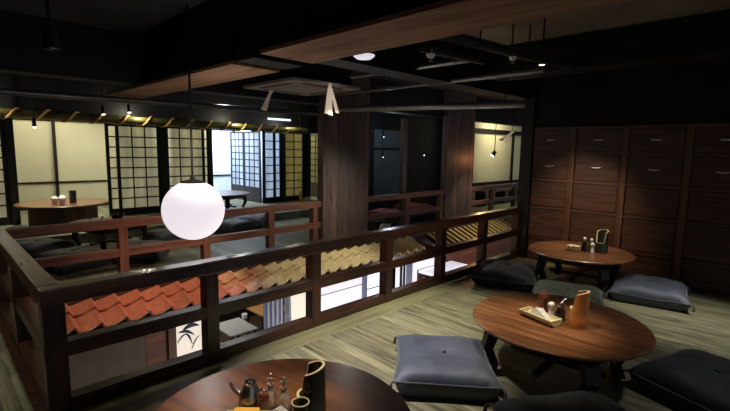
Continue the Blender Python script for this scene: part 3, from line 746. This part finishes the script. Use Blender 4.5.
def bottle(label, loc, h=0.13, r=0.026, liquid='soy', group=None, top='spout'):
    t = thing('sauce_bottle', label, 'bottle', loc, 0, group)
    MB().lathe([(0, 0), (r, 0), (r * 1.05, h * 0.1), (r * 1.05, h * 0.42), (r * 0.9, h * 0.52), (r * 0.5, h * 0.64), (r * 0.45, h * 0.74), (0, h * 0.74)], 24).done('body', liquid, t, smooth=True, local=True)
    MB().lathe([(0, h * 0.74), (r * 0.55, h * 0.74), (r * 0.55, h * 0.82), (r * 0.3, h * 0.84), (0, h * 0.84)], 16).done('cap', 'metal', t, smooth=True, local=True)
    if top == 'spout':
        MB().tube([(0, 0, h * 0.84), (0.004, -0.004, h * 0.93), (0.016, -0.016, h)], [0.006, 0.005, 0.004], 8).done('spout', 'metal', t, smooth=True, local=True)
    elif top == 'knob':
        MB().sphere((0, 0, h * 0.93), r * 0.55, seg=14, rings=10).done('knob', 'white', t, smooth=True, local=True)
    elif top == 'cross':
        MB().tube([(0, 0, h * 0.84), (0, 0, h * 1.12)], 0.004, 8).sphere((0, 0, h * 1.14), 0.008, seg=10, rings=8).done('stopper', 'metal', t, smooth=True, local=True)
        MB().tube([(-0.011, 0.011, h * 0.99), (0.011, -0.011, h * 0.99)], 0.005, 8).done('crosspiece', 'metal', t, smooth=True, local=True)
    return t
bottle('dark sauce bottle with silver spout, left of orange holder', (2.845, 1.04, TH), 0.13, 0.025)
bottle('dark oil bottle with silver spout, touching orange holder', (2.880, 1.035, TH), 0.145, 0.022, 'greenglass')
bottle('dark bottle with white knob next to the bowl on far table', (5.155, 1.665, TH), 0.155, 0.03, 'soy', None, 'knob')
bottle('dark bottle with white knob in the middle of far table set', (5.19, 1.605, TH), 0.145, 0.03, 'greenglass', None, 'knob')
shaker('white salt shaker beside the dark holder on far table', (5.135, 1.575, TH))
bottle('tall silver cross topped cruet behind the pot', (0.965, 1.50, TH), 0.128, 0.024, 'glass', None, 'cross')
bottle('second silver cross topped cruet nearer the dark holder', (1.0, 1.455, TH), 0.118, 0.024, 'glass', None, 'cross')

def napkin_tray(label, loc, rz, s=1.0):
    t = thing('napkin_tray', label, 'tray', loc, rz)
    L_, r = 0.30 * s, 0.062 * s
    def fn(u, v): 
        a = PI + PI * v
        return (L_ * (u - 0.5), r * math.cos(a), r * 0.82 + r * 0.82 * math.sin(a))
    MB().grid(fn, 6, 16, thick=0.008 * s).done('half_bamboo', 'bamboo_cut', t, smooth=True, local=True)
    for e in (-1, 1):
        MB().prism([(r * 0.9 * math.cos(PI + PI * i / 12), r * 0.80 + r * 0.76 * math.sin(PI + PI * i / 12)) for i in range(13)], e * (L_ * 0.47) - 0.005, e * (L_ * 0.47) + 0.005, 'YZ').done('end_node', 'bamboo_cut', t, local=True)
    return t
def napkins(label, loc, rz, s=1.0, n=4):
    t = thing('napkin_stack', label, 'napkins', loc, rz)
    for i in range(n):
        d = (i - n / 2) * 0.009 * s
        MB().prism([(-0.075 * s, 0), (0.075 * s, 0), (0.06 * s, 0.02 * s), (0.0 + d, 0.062 * s), (-0.06 * s, 0.02 * s)], d - 0.003 * s, d + 0.003 * s, 'XZ').done('napkin', 'napkin', t, local=True)
    return t
a_tr = math.atan2(1.0 - 1.28, 2.735 - 2.81)
napkin_tray('half bamboo napkin tray on the middle table', (2.775, 1.135, TH), a_tr, 0.86)
napkins('folded white napkins in the half bamboo tray', (2.777, 1.135, TH + 0.022), a_tr, 1.0)
napkin_tray('pale bamboo tray at the bottom edge by the silver pot', (0.838, 1.475, TH), 2.35, 0.6)
t = thing('yellow_card', 'yellow card packet lying in the tray at the bottom edge', 'packet', (0.838, 1.475, TH + 0.035), 2.35)
MB().box(-0.05, 0.05, -0.016, 0.016, -0.008, 0.022, 0.004).done('packet', 'yellowbox', t, local=True)
t = thing('bowl', 'pale round bowl on the far table, holding napkins', 'bowl', (5.07, 1.745, TH))
MB().lathe([(0, 0), (0.035, 0), (0.038, 0.008), (0.062, 0.03), (0.074, 0.062), (0.068, 0.062), (0.056, 0.03), (0.03, 0.012), (0, 0.012)], 28).done('bowl_body', 'bamboo_cut', t, smooth=True, local=True)
napkins('crumpled white napkins standing in the pale bowl', (5.07, 1.745, TH + 0.034), 0.9, 0.62, 4)
# silver pot
t = thing('sauce_pot', 'silver sauce pot with spout at the bottom edge', 'pot', (0.903, 1.558, TH))
MB().lathe([(0, 0), (0.040, 0), (0.048, 0.03), (0.046, 0.065), (0.034, 0.09), (0.026, 0.105), (0.028, 0.115), (0.024, 0.115), (0.022, 0.1), (0.0, 0.095)], 28).done('body', 'metal', t, smooth=True, local=True)
MB().lathe([(0, 0.113), (0.020, 0.114), (0.014, 0.122), (0, 0.126)], 20).done('lid', 'darkmetal', t, smooth=True, local=True)
MB().tube([(-0.03, 0.03, 0.06), (-0.05, 0.05, 0.085), (-0.058, 0.058, 0.11)], [0.012, 0.008, 0.006], 8).done('spout', 'metal', t, smooth=True, local=True)
MB().tube([(0.03, -0.03, 0.085), (0.05, -0.05, 0.075), (0.052, -0.052, 0.05), (0.036, -0.036, 0.03)], 0.005, 8).done('handle', 'metal', t, smooth=True, local=True)
t = thing('glass_jug', 'small dark glass jug with pale rim beside dark holder', 'jug', (0.967, 1.295, TH))
MB().lathe([(0, 0), (0.034, 0), (0.037, 0.055), (0.028, 0.09), (0.034, 0.112), (0.031, 0.112), (0.025, 0.09), (0.033, 0.055), (0.03, 0.006), (0, 0.006)], 24).done('body', 'greenglass', t, smooth=True, local=True)
MB().tube([(0.033 * math.cos(i * PI / 10), 0.033 * math.sin(i * PI / 10), 0.113) for i in range(21)], 0.003, 6, cap=False).done('rim', 'bamboo_cut', t, smooth=True, local=True)
napkins('crumpled white napkins between cruets and jug', (0.958, 1.428, TH), -0.7, 0.6, 5)

# far tables
ZT2 = 0.15 + TH
t = thing('bamboo_holder', 'small dark bamboo holder on the left drum table', 'bamboo holder', (1.70, 8.35, ZT2))
MB().lathe([(0, 0), (0.05, 0), (0.05, 0.2), (0.04, 0.2), (0.04, 0.02), (0, 0.02)], 20).done('tube', 'bamboo_dark', t, smooth=True, local=True)
for (x, y, lab) in ((1.44, 8.28, 'white cup at the left end of the drum table set'), (1.53, 8.22, 'white cup at the front of the drum table set'), (1.56, 8.38, 'white cup nearest the dark holder on the drum table')):
    tt = thing('white_cup', lab, 'cup', (x, y, ZT2))
    MB().lathe([(0, 0), (0.032, 0), (0.045, 0.08), (0.04, 0.08), (0.03, 0.01), (0, 0.01)], 18).done('cup_body', 'white', tt, smooth=True, local=True)
    MB().sphere((0, 0, 0.09), 0.05, (1, 1, 0.8), 12, 8).done('napkin', 'napkin', tt, smooth=True, local=True)
t = thing('flared_bowl', 'dark flared bowl just above the reddish railing', 'bowl', (1.95, 6.98, TH))
MB().lathe([(0, 0), (0.05, 0), (0.055, 0.02), (0.10, 0.11), (0.093, 0.11), (0.045, 0.025), (0, 0.02)], 24).done('bowl_body', 'soy', t, smooth=True, local=True)
for (x, y, h, lab) in ((1.62, 7.02, 0.05, 'white pot left of the flared bowl above the railing'), (1.76, 6.98, 0.075, 'white pot next to the flared bowl above the railing')):
    tt = thing('condiment_pot', lab, 'pot', (x, y, TH))
    MB().lathe([(0, 0), (0.03, 0), (0.034, h * 0.6), (0.02, h), (0, h)], 16).done('pot_body', 'white', tt, smooth=True, local=True)
    MB().sphere((0, 0, h + 0.006), 0.012, seg=10, rings=8).done('knob', 'darkmetal', tt, smooth=True, local=True)
t = thing('yellow_sign', 'small yellow stand on the floor before yellow screens', 'sign', (6.74, 8.95, 0.15))
MB().prism([(-0.07, 0), (0.09, 0), (0.06, 0.07), (0.0, 0.1), (-0.02, 0.24), (-0.06, 0.22)], -0.02, 0.02, 'XZ').done('stand', 'yellowbox', t, local=True)
for x, lab in ((6.88, 'white cup just right of the yellow stand'), (6.99, 'white cup farther right of the yellow stand')):
    tt = thing('white_cup', lab, 'cup', (x, 8.95, 0.15))
    MB().lathe([(0, 0), (0.035, 0), (0.05, 0.08), (0.045, 0.08), (0.03, 0.01), (0, 0.01)], 16).done('cup_body', 'white', tt, smooth=True, local=True)
t = thing('teapot', 'white teapot on the floor edge between the pillars', 'teapot', (5.80, 5.25, 0.0))
MB().sphere((0, 0, 0.085), 0.10, (1, 1, 0.82), 20, 12).done('pot_body', 'white', t, smooth=True, local=True)
MB().lathe([(0, 0.15), (0.05, 0.16), (0.03, 0.18), (0.0, 0.2)], 16).done('lid', 'cushion_shaded', t, smooth=True, local=True)
MB().tube([(0.08, 0, 0.09), (0.13, 0, 0.12), (0.15, 0, 0.15)], [0.02, 0.014, 0.01], 8).done('spout', 'white', t, smooth=True, local=True)
for x, lab in ((10.2, 'white dish left on the bench at the far right'), (10.75, 'white dish right on the bench at the far right')):
    tt = thing('white_dish', lab, 'dish', (x + 0.55, 6.15, 0.4205))
    MB().lathe([(0, 0), (0.05, 0), (0.13, 0.06), (0.12, 0.06), (0.05, 0.012), (0, 0.012)], 20).done('dish_body', 'white', tt, smooth=True, local=True)

# ------------------------------------------------------------------ globe lamp, bamboo pole, ceiling fittings
gx, gy, gz = C_G = (1.625, 3.685, 0.933)
t = thing('globe_lamp', 'white paper globe lamp hanging over the well', 'pendant lamp', (gx, gy, 0.6))
R_ = 0.254
MB().lathe([(0, -R_)] + [(R_ * math.sin(a), -R_ * math.cos(a)) for a in [PI * i / 40 for i in range(1, 36)]], 64, (gx, gy, gz)).done('shade', 'globe', t, smooth=True)
zc = gz + R_ * math.cos(PI * 5 / 40)
MB().lathe([(0, zc - gz), (R_ * math.sin(PI * 5 / 40) + 0.004, zc - gz), (R_ * math.sin(PI * 5 / 40) + 0.004, zc - gz + 0.012), (0.02, zc - gz + 0.03), (0.012, zc - gz + 0.07), (0, zc - gz + 0.07)], 32, (gx, gy, gz)).done('cap', 'table_dark', t, smooth=True)
MB().tube([(gx, gy, zc + 0.05), (gx, gy, HC)], 0.010, 8).done('cord', 'black', t)

t = thing('bamboo_pole', 'long bamboo pole wound with straw rope above the screens', 'pole', (3.5, 8.85, 1.93))
prof = []
def noded(x): 
    k = (x + 0.2) % 0.55
    return 0.074 + (0.008 if k < 0.03 else 0)
xs = [0.2 + 0.0275 * i for i in range(241)]
MB().tube([(x, 8.85, 1.945 - 0.006 * x) for x in xs], [noded(x) for x in xs], 20).done('bamboo', 'bamboo_green', t, smooth=True)
pts = []
turn = 0.40
for i in range(16 * 15):
    x = 0.25 + i * turn / 16
    if x > 6.7: break
    a = 2 * PI * i / 16
    pts.append((x, 8.85 - 0.084 * math.cos(a), 1.945 - 0.006 * x + 0.084 * math.sin(a)))
MB().tube(pts, 0.018, 6).done('straw_rope', 'rope', t, smooth=True)
for x in (0.9, 3.45, 6.6):
    MB().tube([(x, 8.85, 1.99), (x, 8.85, HC)], 0.012, 8).done('hanger', 'darkmetal', t)

t = thing('air_conditioner', 'grey brown ceiling cassette air conditioner', 'air conditioner', (3.17, 4.22, HC))
ax0, ax1, ay0, ay1, az = 2.70, 3.65, 3.72, 4.70, 2.15
MB().box(ax0, ax1, ay0, ay1, az, az + 0.035, 0.01).done('panel', 'ac', t)
MB().box(ax0 + 0.08, ax1 - 0.08, ay0 + 0.08, ay1 - 0.08, az + 0.03, HC).done('body', 'black', t)
MB().box(ax0 + 0.27, ax1 - 0.27, ay0 + 0.27, ay1 - 0.27, az - 0.006, az + 0.004, 0.002).done('grille', 'ac', t)
for (a, b, c, d) in ((ax0 + 0.2, ax1 - 0.2, ay0 + 0.08, ay0 + 0.15), (ax0 + 0.2, ax1 - 0.2, ay1 - 0.15, ay1 - 0.08), (ax0 + 0.08, ax0 + 0.15, ay0 + 0.2, ay1 - 0.2), (ax1 - 0.15, ax1 - 0.08, ay0 + 0.2, ay1 - 0.2)):
    MB().box(a, b, c, d, az - 0.003, az + 0.01).done('slot', 'ac_dark', t)

def ribbon(label, loc, strands, L_):
    t = thing('hanging_ribbon', label, 'ribbon', loc)
    for (dx, dy, l, w) in strands:
        def fn(u, v): return ((u - 0.5) * w * (0.7 + 0.5 * v) * 0.7 + dx * v, -(u - 0.5) * w * (0.7 + 0.5 * v) * 0.7 + dy * v, -l * v + 0.01 * math.sin(5 * v) * u)
        MB().grid(fn, 3, 8, thick=0.004).done('strip', 'ribbon', t, smooth=True, local=True)
    MB().sphere((0, 0, 0), 0.022, (1.2, 1.2, 0.7), 10, 8).done('knot', 'ribbon', t, smooth=True, local=True)
    return t
ribbon('single white paper ribbon under the left of the cassette', (2.95, 4.5, 2.126), [(-0.075, 0.05, 0.21, 0.05), (-0.055, 0.05, 0.22, 0.03)], 0.2)
ribbon('bundle of pale ribbons tied to the cassette edge', (3.15, 3.69, 2.15), [(-0.02, 0.015, 0.30, 0.05), (0.01, 0.0, 0.31, 0.045), (0.07, -0.05, 0.29, 0.035)], 0.3)
ribbon('forked white paper ribbon near the slim corner post', (5.66, 2.85, 1.735), [(-0.13, 0.10, 0.11, 0.05), (-0.06, 0.06, 0.13, 0.035)], 0.1)
t = tag(MB().tube([(5.66, 2.85, 1.735), (5.66, 2.85, 2.18)], 0.004, 6).done('ribbon_string', 'black'), 'thin string holding the forked ribbon', 'string')

def pipe(name, pts, r, mat, label, hang=None):
    t = thing(name, label, 'pipe', pts[0])
    MB().tube(pts, r, 10).done('run', mat, t, smooth=True)
    for (x, y, z) in hang or []:
        MB().tube([(x, y, z), (x, y, HC)], 0.008, 6).done('hanger', 'darkmetal', t)
    return t
pipe('ceiling_pipe', [(-1.0, 5.9, 1.98), (5.4, 5.9, 2.06)], 0.035, 'greypipe', 'thin grey pipe across the far beams, above bamboo pole', [(0.6, 5.9, 2.0), (4.5, 5.9, 2.05)])
pipe('ceiling_pipe', [(3.99, 4.47, 2.0), (4.77, 2.27, 2.0)], 0.042, 'greypipe', 'grey conduit with a long highlight, lowest of the right pipes', [(4.2, 3.87, 2.0), (4.7, 2.47, 2.0)])
pipe('ceiling_pipe', [(4.0, 4.6, 2.2), (4.0, 1.75, 2.2)], 0.024, 'greypipe', 'grey conduit just above the lowest right pipe', [(4.0, 3.6, 2.2), (4.0, 1.9, 2.2)])
pipe('ceiling_pipe', [(3.38, 3.6, 2.25), (3.40, 2.1, 2.25)], 0.022, 'greypipe', 'thin grey conduit behind the sprinkler heads', [(3.39, 2.6, 2.25)])
pipe('ceiling_pipe', [(2.15, 2.06, 2.42), (2.45, 2.0, 2.31), (3.6, 1.86, 2.31), (4.58, 1.7, 2.31)], 0.04, 'pipe', 'thick black sprinkler pipe beside the raw board', [(2.9, 1.95, 2.31), (3.6, 1.86, 2.31)])
pipe('ceiling_pipe', [(2.6, 2.05, 2.2), (3.3, 1.95, 2.2)], 0.026, 'pipe', 'short black pipe feeding the hanging sprinkler head', [(2.65, 2.04, 2.2), (3.25, 1.957, 2.2)])
def sprinkler(label, loc, top):
    t = thing('ceiling_sprinkler', label, 'sprinkler', (loc[0], loc[1], loc[2]))
    MB().tube([(0, 0, 0.03), (0, 0, top - loc[2])], 0.012, 8).done('stem', 'metal', t, local=True)
    MB().lathe([(0, 0.005), (0.02, 0.005), (0.035, 0.03), (0.02, 0.04), (0, 0.04)], 16).done('escutcheon', 'white', t, smooth=True, local=True)
    MB().lathe([(0, -0.02), (0.018, -0.02), (0.018, -0.014), (0.004, -0.012), (0.004, 0.006), (0, 0.006)], 14).done('deflector', 'metal', t, smooth=True, local=True)
sprinkler('sprinkler head hanging from the short black pipe', (2.66, 2.0, 2.13), 2.2)
sprinkler('sprinkler head at the end of the thick black pipe', (3.62, 1.858, 2.24), 2.31)
t = thing('ceiling_lamp', 'white disc lamp beside the raw board near the cassette', 'ceiling lamp', (2.19, 2.21, HC))
MB().lathe([(0, -0.028), (0.05, -0.024), (0.072, -0.008), (0.075, 0.0), (0, 0.0)], 28, (2.19, 2.21, 2.11)).done('disc', 'white_lit', t, smooth=True)
MB().lathe([(0, 0.0), (0.02, 0.0), (0.02, HC - 2.11), (0, HC - 2.11)], 12, (2.19, 2.21, 2.11)).done('stem', 'black', t)

def spot_lamp(label, loc, aim, drop, on='lamp_on', r=0.04, ceil=HC):
    t = thing('spot_lamp', label, 'spot lamp', loc)
    d = Vector(aim).normalized()
    MB().tube([(0, 0, 0.0), (0, 0, ceil - loc[2])], min(0.012, r * 0.3), 8).done('stem', 'black', t, local=True)
    MB().tube([-d * 0.03, d * 0.11], [r * 0.8, r], 18).done('housing', 'black', t, smooth=True, local=True)
    MB().tube([d * 0.105, d * 0.114], [r * 0.85, r * 0.85], 18).done('lens', on, t, smooth=True, local=True)
    MB().tube([d * 0.108, d * 0.118], r * 1.02, 18, cap=False).done('rim', 'metal', t, smooth=True, local=True)
    return t
spot_lamp('black spot lamp hanging unlit at the top left', (0.73, 3.95, 2.27), (0.1, 0.05, -1), 0.3, 'ac_dark', 0.055)
spot_lamp('small lit spot lamp above the left end of bamboo pole', (1.30, 8.6, 1.84), (0, -0.3, -1), 0.2, 'lamp_on', 0.03)
spot_lamp('small lit spot lamp above the pole, left of globe cord', (2.27, 8.6, 2.10), (0, -0.3, -1), 0.2, 'lamp_on', 0.03)
spot_lamp('small lit spot lamp third along the pole from the left', (2.68, 8.6, 2.16), (0, -0.3, -1), 0.2, 'lamp_on', 0.03)
spot_lamp('lit track lamp before the cream wall at the far right', (11.15, 6.1, 1.45), (-0.5, 0.3, -0.8), 0.2, 'lamp_on', 0.06)
spot_lamp('pin lamp high in the dark bay', (6.25, 5.75, 1.80), (-0.4, -0.5, -0.8), 0.2, 'bulbgl', 0.013)
spot_lamp('pin lamp lower in the dark bay, left side', (6.3, 5.8, 1.42), (-0.4, -0.5, -0.8), 0.2, 'bulbgl', 0.013)
spot_lamp('pin lamp in the dark bay beside the glowing pillar', (7.6, 5.8, 1.44), (-0.6, -0.5, -0.6), 0.2, 'bulbgl', 0.014)
spot_lamp('small ceiling spot over the pale floor, right of sprinklers', (3.66, 1.62, 2.3), (0, 0, -1), 0.3, 'lamp_on', 0.025)
t = thing('tube_lamp', 'short bluish tube lamp above the pole end', 'tube lamp', (5.9, 8.6, HC))
MB().tube([(5.55, 8.6, 2.115), (6.15, 8.6, 2.115)], 0.022, 10).done('tube', 'tube_on', t, smooth=True)
for x in (5.6, 6.1): MB().tube([(x, 8.6, 2.13), (x, 8.6, HC)], 0.008, 6).done('hanger', 'black', t)

# ------------------------------------------------------------------ light
def area(loc, aim, size, power, col, sy=None, spread=None):
    l = bpy.data.lights.new('area', 'AREA'); l.energy = power; l.color = col; l.size = size
    if sy: l.shape = 'RECTANGLE'; l.size_y = sy
    if spread: l.spread = spread
    o = bpy.data.objects.new('area_light', l); COL.objects.link(o); o.location = loc
    o.rotation_euler = Vector(aim).to_track_quat('-Z', 'Y').to_euler()
def spot(loc, tgt, power, col, deg, blend=0.6, r=0.05):
    l = bpy.data.lights.new('spot', 'SPOT'); l.energy = power; l.color = col; l.spot_size = math.radians(deg); l.spot_blend = blend; l.shadow_soft_size = r
    o = bpy.data.objects.new('spot_light', l); COL.objects.link(o); o.location = loc
    o.rotation_euler = (Vector(tgt) - Vector(loc)).to_track_quat('-Z', 'Y').to_euler()
def point(loc, power, col, r=0.1):
    l = bpy.data.lights.new('point', 'POINT'); l.energy = power; l.color = col; l.shadow_soft_size = r
    o = bpy.data.objects.new('point_light', l); COL.objects.link(o); o.location = loc
WARM = (1.0, 0.72, 0.46); SOFT = (1.0, 0.88, 0.72); GREEN = (0.97, 1.0, 0.84); COOL = (0.72, 0.85, 1.0); ORANGE = (1.0, 0.60, 0.40)
# far rooms
area((1.8, 10.2, 2.4), (0, 0, -1), 1.6, 19, (1.0, 0.94, 0.70), 1.2)
area((5.2, 10.5, 2.4), (0, 0, -1), 1.0, 70, COOL, 1.4)
area((6.15, 10.3, 2.4), (0, -0.3, -1), 0.25, 16, COOL, 1.2)
area((7.0, 10.6, 2.4), (0, -0.1, -1), 1.2, 42, (1.0, 0.90, 0.6), 1.0)
area((4.0, 10.2, 2.4), (0, -0.2, -1), 0.7, 42, (1.0, 0.97, 0.86), 1.2)
area((2.95, 9.75, 2.3), (0, -0.3, -1), 0.7, 18, (1.0, 0.97, 0.86), 0.5)
# along the bamboo pole
for x, p in ((0.75, 4.5), (2.9, 6.5), (4.9, 6), (6.3, 4)): point((x, 8.71, 2.06), p, (1.0, 0.94, 0.72), 0.02)
# far platform
spot((1.0, 3.3, 2.2), (1.75, 4.95, 0.55), 75, (1.0, 0.56, 0.34), 46, 1.0, 0.25)
spot((3.2, 3.4, 2.2), (3.2, 4.95, 0.55), 16, (1.0, 0.86, 0.8), 60, 1.0, 0.25)
spot((6.2, 3.6, 2.1), (6.3, 4.95, 0.5), 16, (1.0, 0.86, 0.8), 64, 1.0, 0.25)
spot((2.5, 7.7, 2.5), (2.45, 7.3, 0.0), 36, GREEN, 60)
spot((4.0, 8.0, 2.5), (4.6, 7.7, 0.0), 28, COOL, 70)
spot((3.4, 6.4, 2.5), (3.3, 4.9, 0.6), 30, (0.95, 0.93, 1.0), 70)
spot((1.5, 8.0, 2.5), (1.55, 8.4, 0.5), 190, (1.0, 0.92, 0.78), 50)
point((8.12, 4.70, 1.30), 4.5, (1.0, 0.42, 0.16), 0.04)
point((7.0, 6.2, 1.9), 8, COOL, 0.1)
area((11.6, 5.7, 2.4), (0.1, 0.7, -1), 0.5, 18, (1.0, 0.90, 0.6), 0.5)
# lower storey; unseen row of points added to light ceiling boards from below
area((3.5, 8.2, -0.4), (0, -0.1, -1), 2.2, 40, (1.0, 0.93, 0.82), 1.2)
for x, p in ((1.0, 2.5), (2.3, 12), (3.9, 20), (5.6, 20), (8.0, 20)): point((x, 3.7, -1.3), p, (1.0, 0.86, 0.7), 0.12)
# the tile awning and the railing tops
spot((3.2, 3.6, 1.9), (1.75, 4.7, -0.2), 170, (1.0, 0.86, 0.7), 42)
spot((1.5, 3.9, 2.3), (1.2, 4.7, -0.2), 50, (1.0, 0.80, 0.62), 27)
spot((5.4, 3.6, 1.9), (3.6, 4.7, -0.1), 170, (1.0, 0.93, 0.76), 70, 1.0, 0.15)
spot((7.9, 4.0, 1.7), (8.0, 4.7, -0.15), 60, (1.0, 0.88, 0.6), 70)
spot((2.0, 3.3, 2.4), (1.7, 2.8, 0.7), 50, (1.0, 0.93, 0.84), 50)
spot((5.2, 3.6, 2.1), (4.9, 2.8, 0.7), 30, (1.0, 0.93, 0.84), 50)
point((1.625, 3.5, 1.42), 5, (1.0, 0.93, 0.86), 0.08)  # added above the globe to carry its light to boards and ribbons
point((3.0, 3.2, 1.5), 3, (1.0, 0.93, 0.86), 0.08)
# near platform
spot((1.62, 1.95, 2.05), (2.2, 2.05, 0.0), 330, (0.99, 0.97, 0.96), 56, 1.0, 0.05)
spot((3.3, 2.2, 1.95), (3.3, 2.3, 0.0), 190, (0.97, 0.99, 0.86), 52, 1.0, 0.05)
spot((2.9, 2.5, 1.95), (2.7, 2.75, 0.0), 30, (1.0, 0.8, 0.6), 60, 1.0, 0.05)
spot((2.0, 0.9, 2.3), (2.25, 0.75, 0.1), 20, SOFT, 50, 1.0, 0.05)
spot((3.0, -0.2, 2.3), (3.3, 0.25, 0.1), 40, (0.92, 0.95, 1.0), 50, 1.0, 0.05)
spot((3.9, 1.9, 1.95), (4.2, 1.55, 0.2), 40, GREEN, 40, 1.0, 0.05)
spot((4.6, 2.2, 1.95), (5.66, 2.85, 1.68), 16, SOFT, 14, 0.5, 0.03)  # narrow spot added only to brighten the forked ribbon
spot((2.3, 1.4, 2.4), (2.62, 1.22, 0.4), 150, (1.0, 0.87, 0.66), 36, 0.9, 0.04)
spot((3.1, 0.6, 2.2), (2.84, 1.05, 0.45), 60, SOFT, 26, 0.9, 0.03)
spot((0.6, 1.75, 2.3), (0.75, 1.7, 0.4), 80, (1.0, 0.72, 0.5), 45, 1.0, 0.05)
spot((1.6, 0.9, 2.1), (1.0, 1.42, 0.45), 70, SOFT, 22, 0.9, 0.03)
spot((4.5, 2.0, 1.95), (5.9, 2.0, 0.55), 85, (1.0, 0.74, 0.48), 56, 1.0, 0.06)
spot((4.6, 1.2, 2.3), (5.1, 1.65, 0.4), 190, SOFT, 40, 0.9, 0.04)
spot((4.4, 0.2, 2.5), (4.75, 0.55, 0.0), 260, (0.97, 0.99, 0.92), 42, 1.0, 0.06)
spot((-0.4, 4.0, 2.4), (0.1, 3.6, 0.0), 60, GREEN, 70, 0.8, 0.06)
W = bpy.data.worlds.new('world'); SC.world = W; W.use_nodes = True
W.node_tree.nodes['Background'].inputs[0].default_value = (0.8, 0.9, 1.0, 1); W.node_tree.nodes['Background'].inputs[1].default_value = 0.17

# ------------------------------------------------------------------ camera
f, pt, ro, ya, H = 441.6456, .1265, .0167, .7887, 1.4742
fw = Vector((math.sin(ya) * math.cos(pt), math.cos(ya) * math.cos(pt), -math.sin(pt)))
r_ = Vector((math.cos(ya), -math.sin(ya), 0)); u_ = r_.cross(fw)
R2 = r_ * math.cos(ro) + u_ * math.sin(ro); U2 = -r_ * math.sin(ro) + u_ * math.cos(ro)
cam = bpy.data.cameras.new('camera'); co = bpy.data.objects.new('camera', cam); COL.objects.link(co)
cam.sensor_width = 36; cam.lens = f / 730 * 36; cam.clip_start = 0.02
mw = Matrix((R2, U2, -fw)).transposed().to_4x4(); mw.translation = (0, 0, H)
co.matrix_world = mw
SC.camera = co
SC.view_settings.view_transform = 'Standard'; SC.view_settings.look = 'None'
SC.view_settings.exposure = 0.2; SC.view_settings.gamma = 1.0; SC.view_settings.use_curve_mapping = False
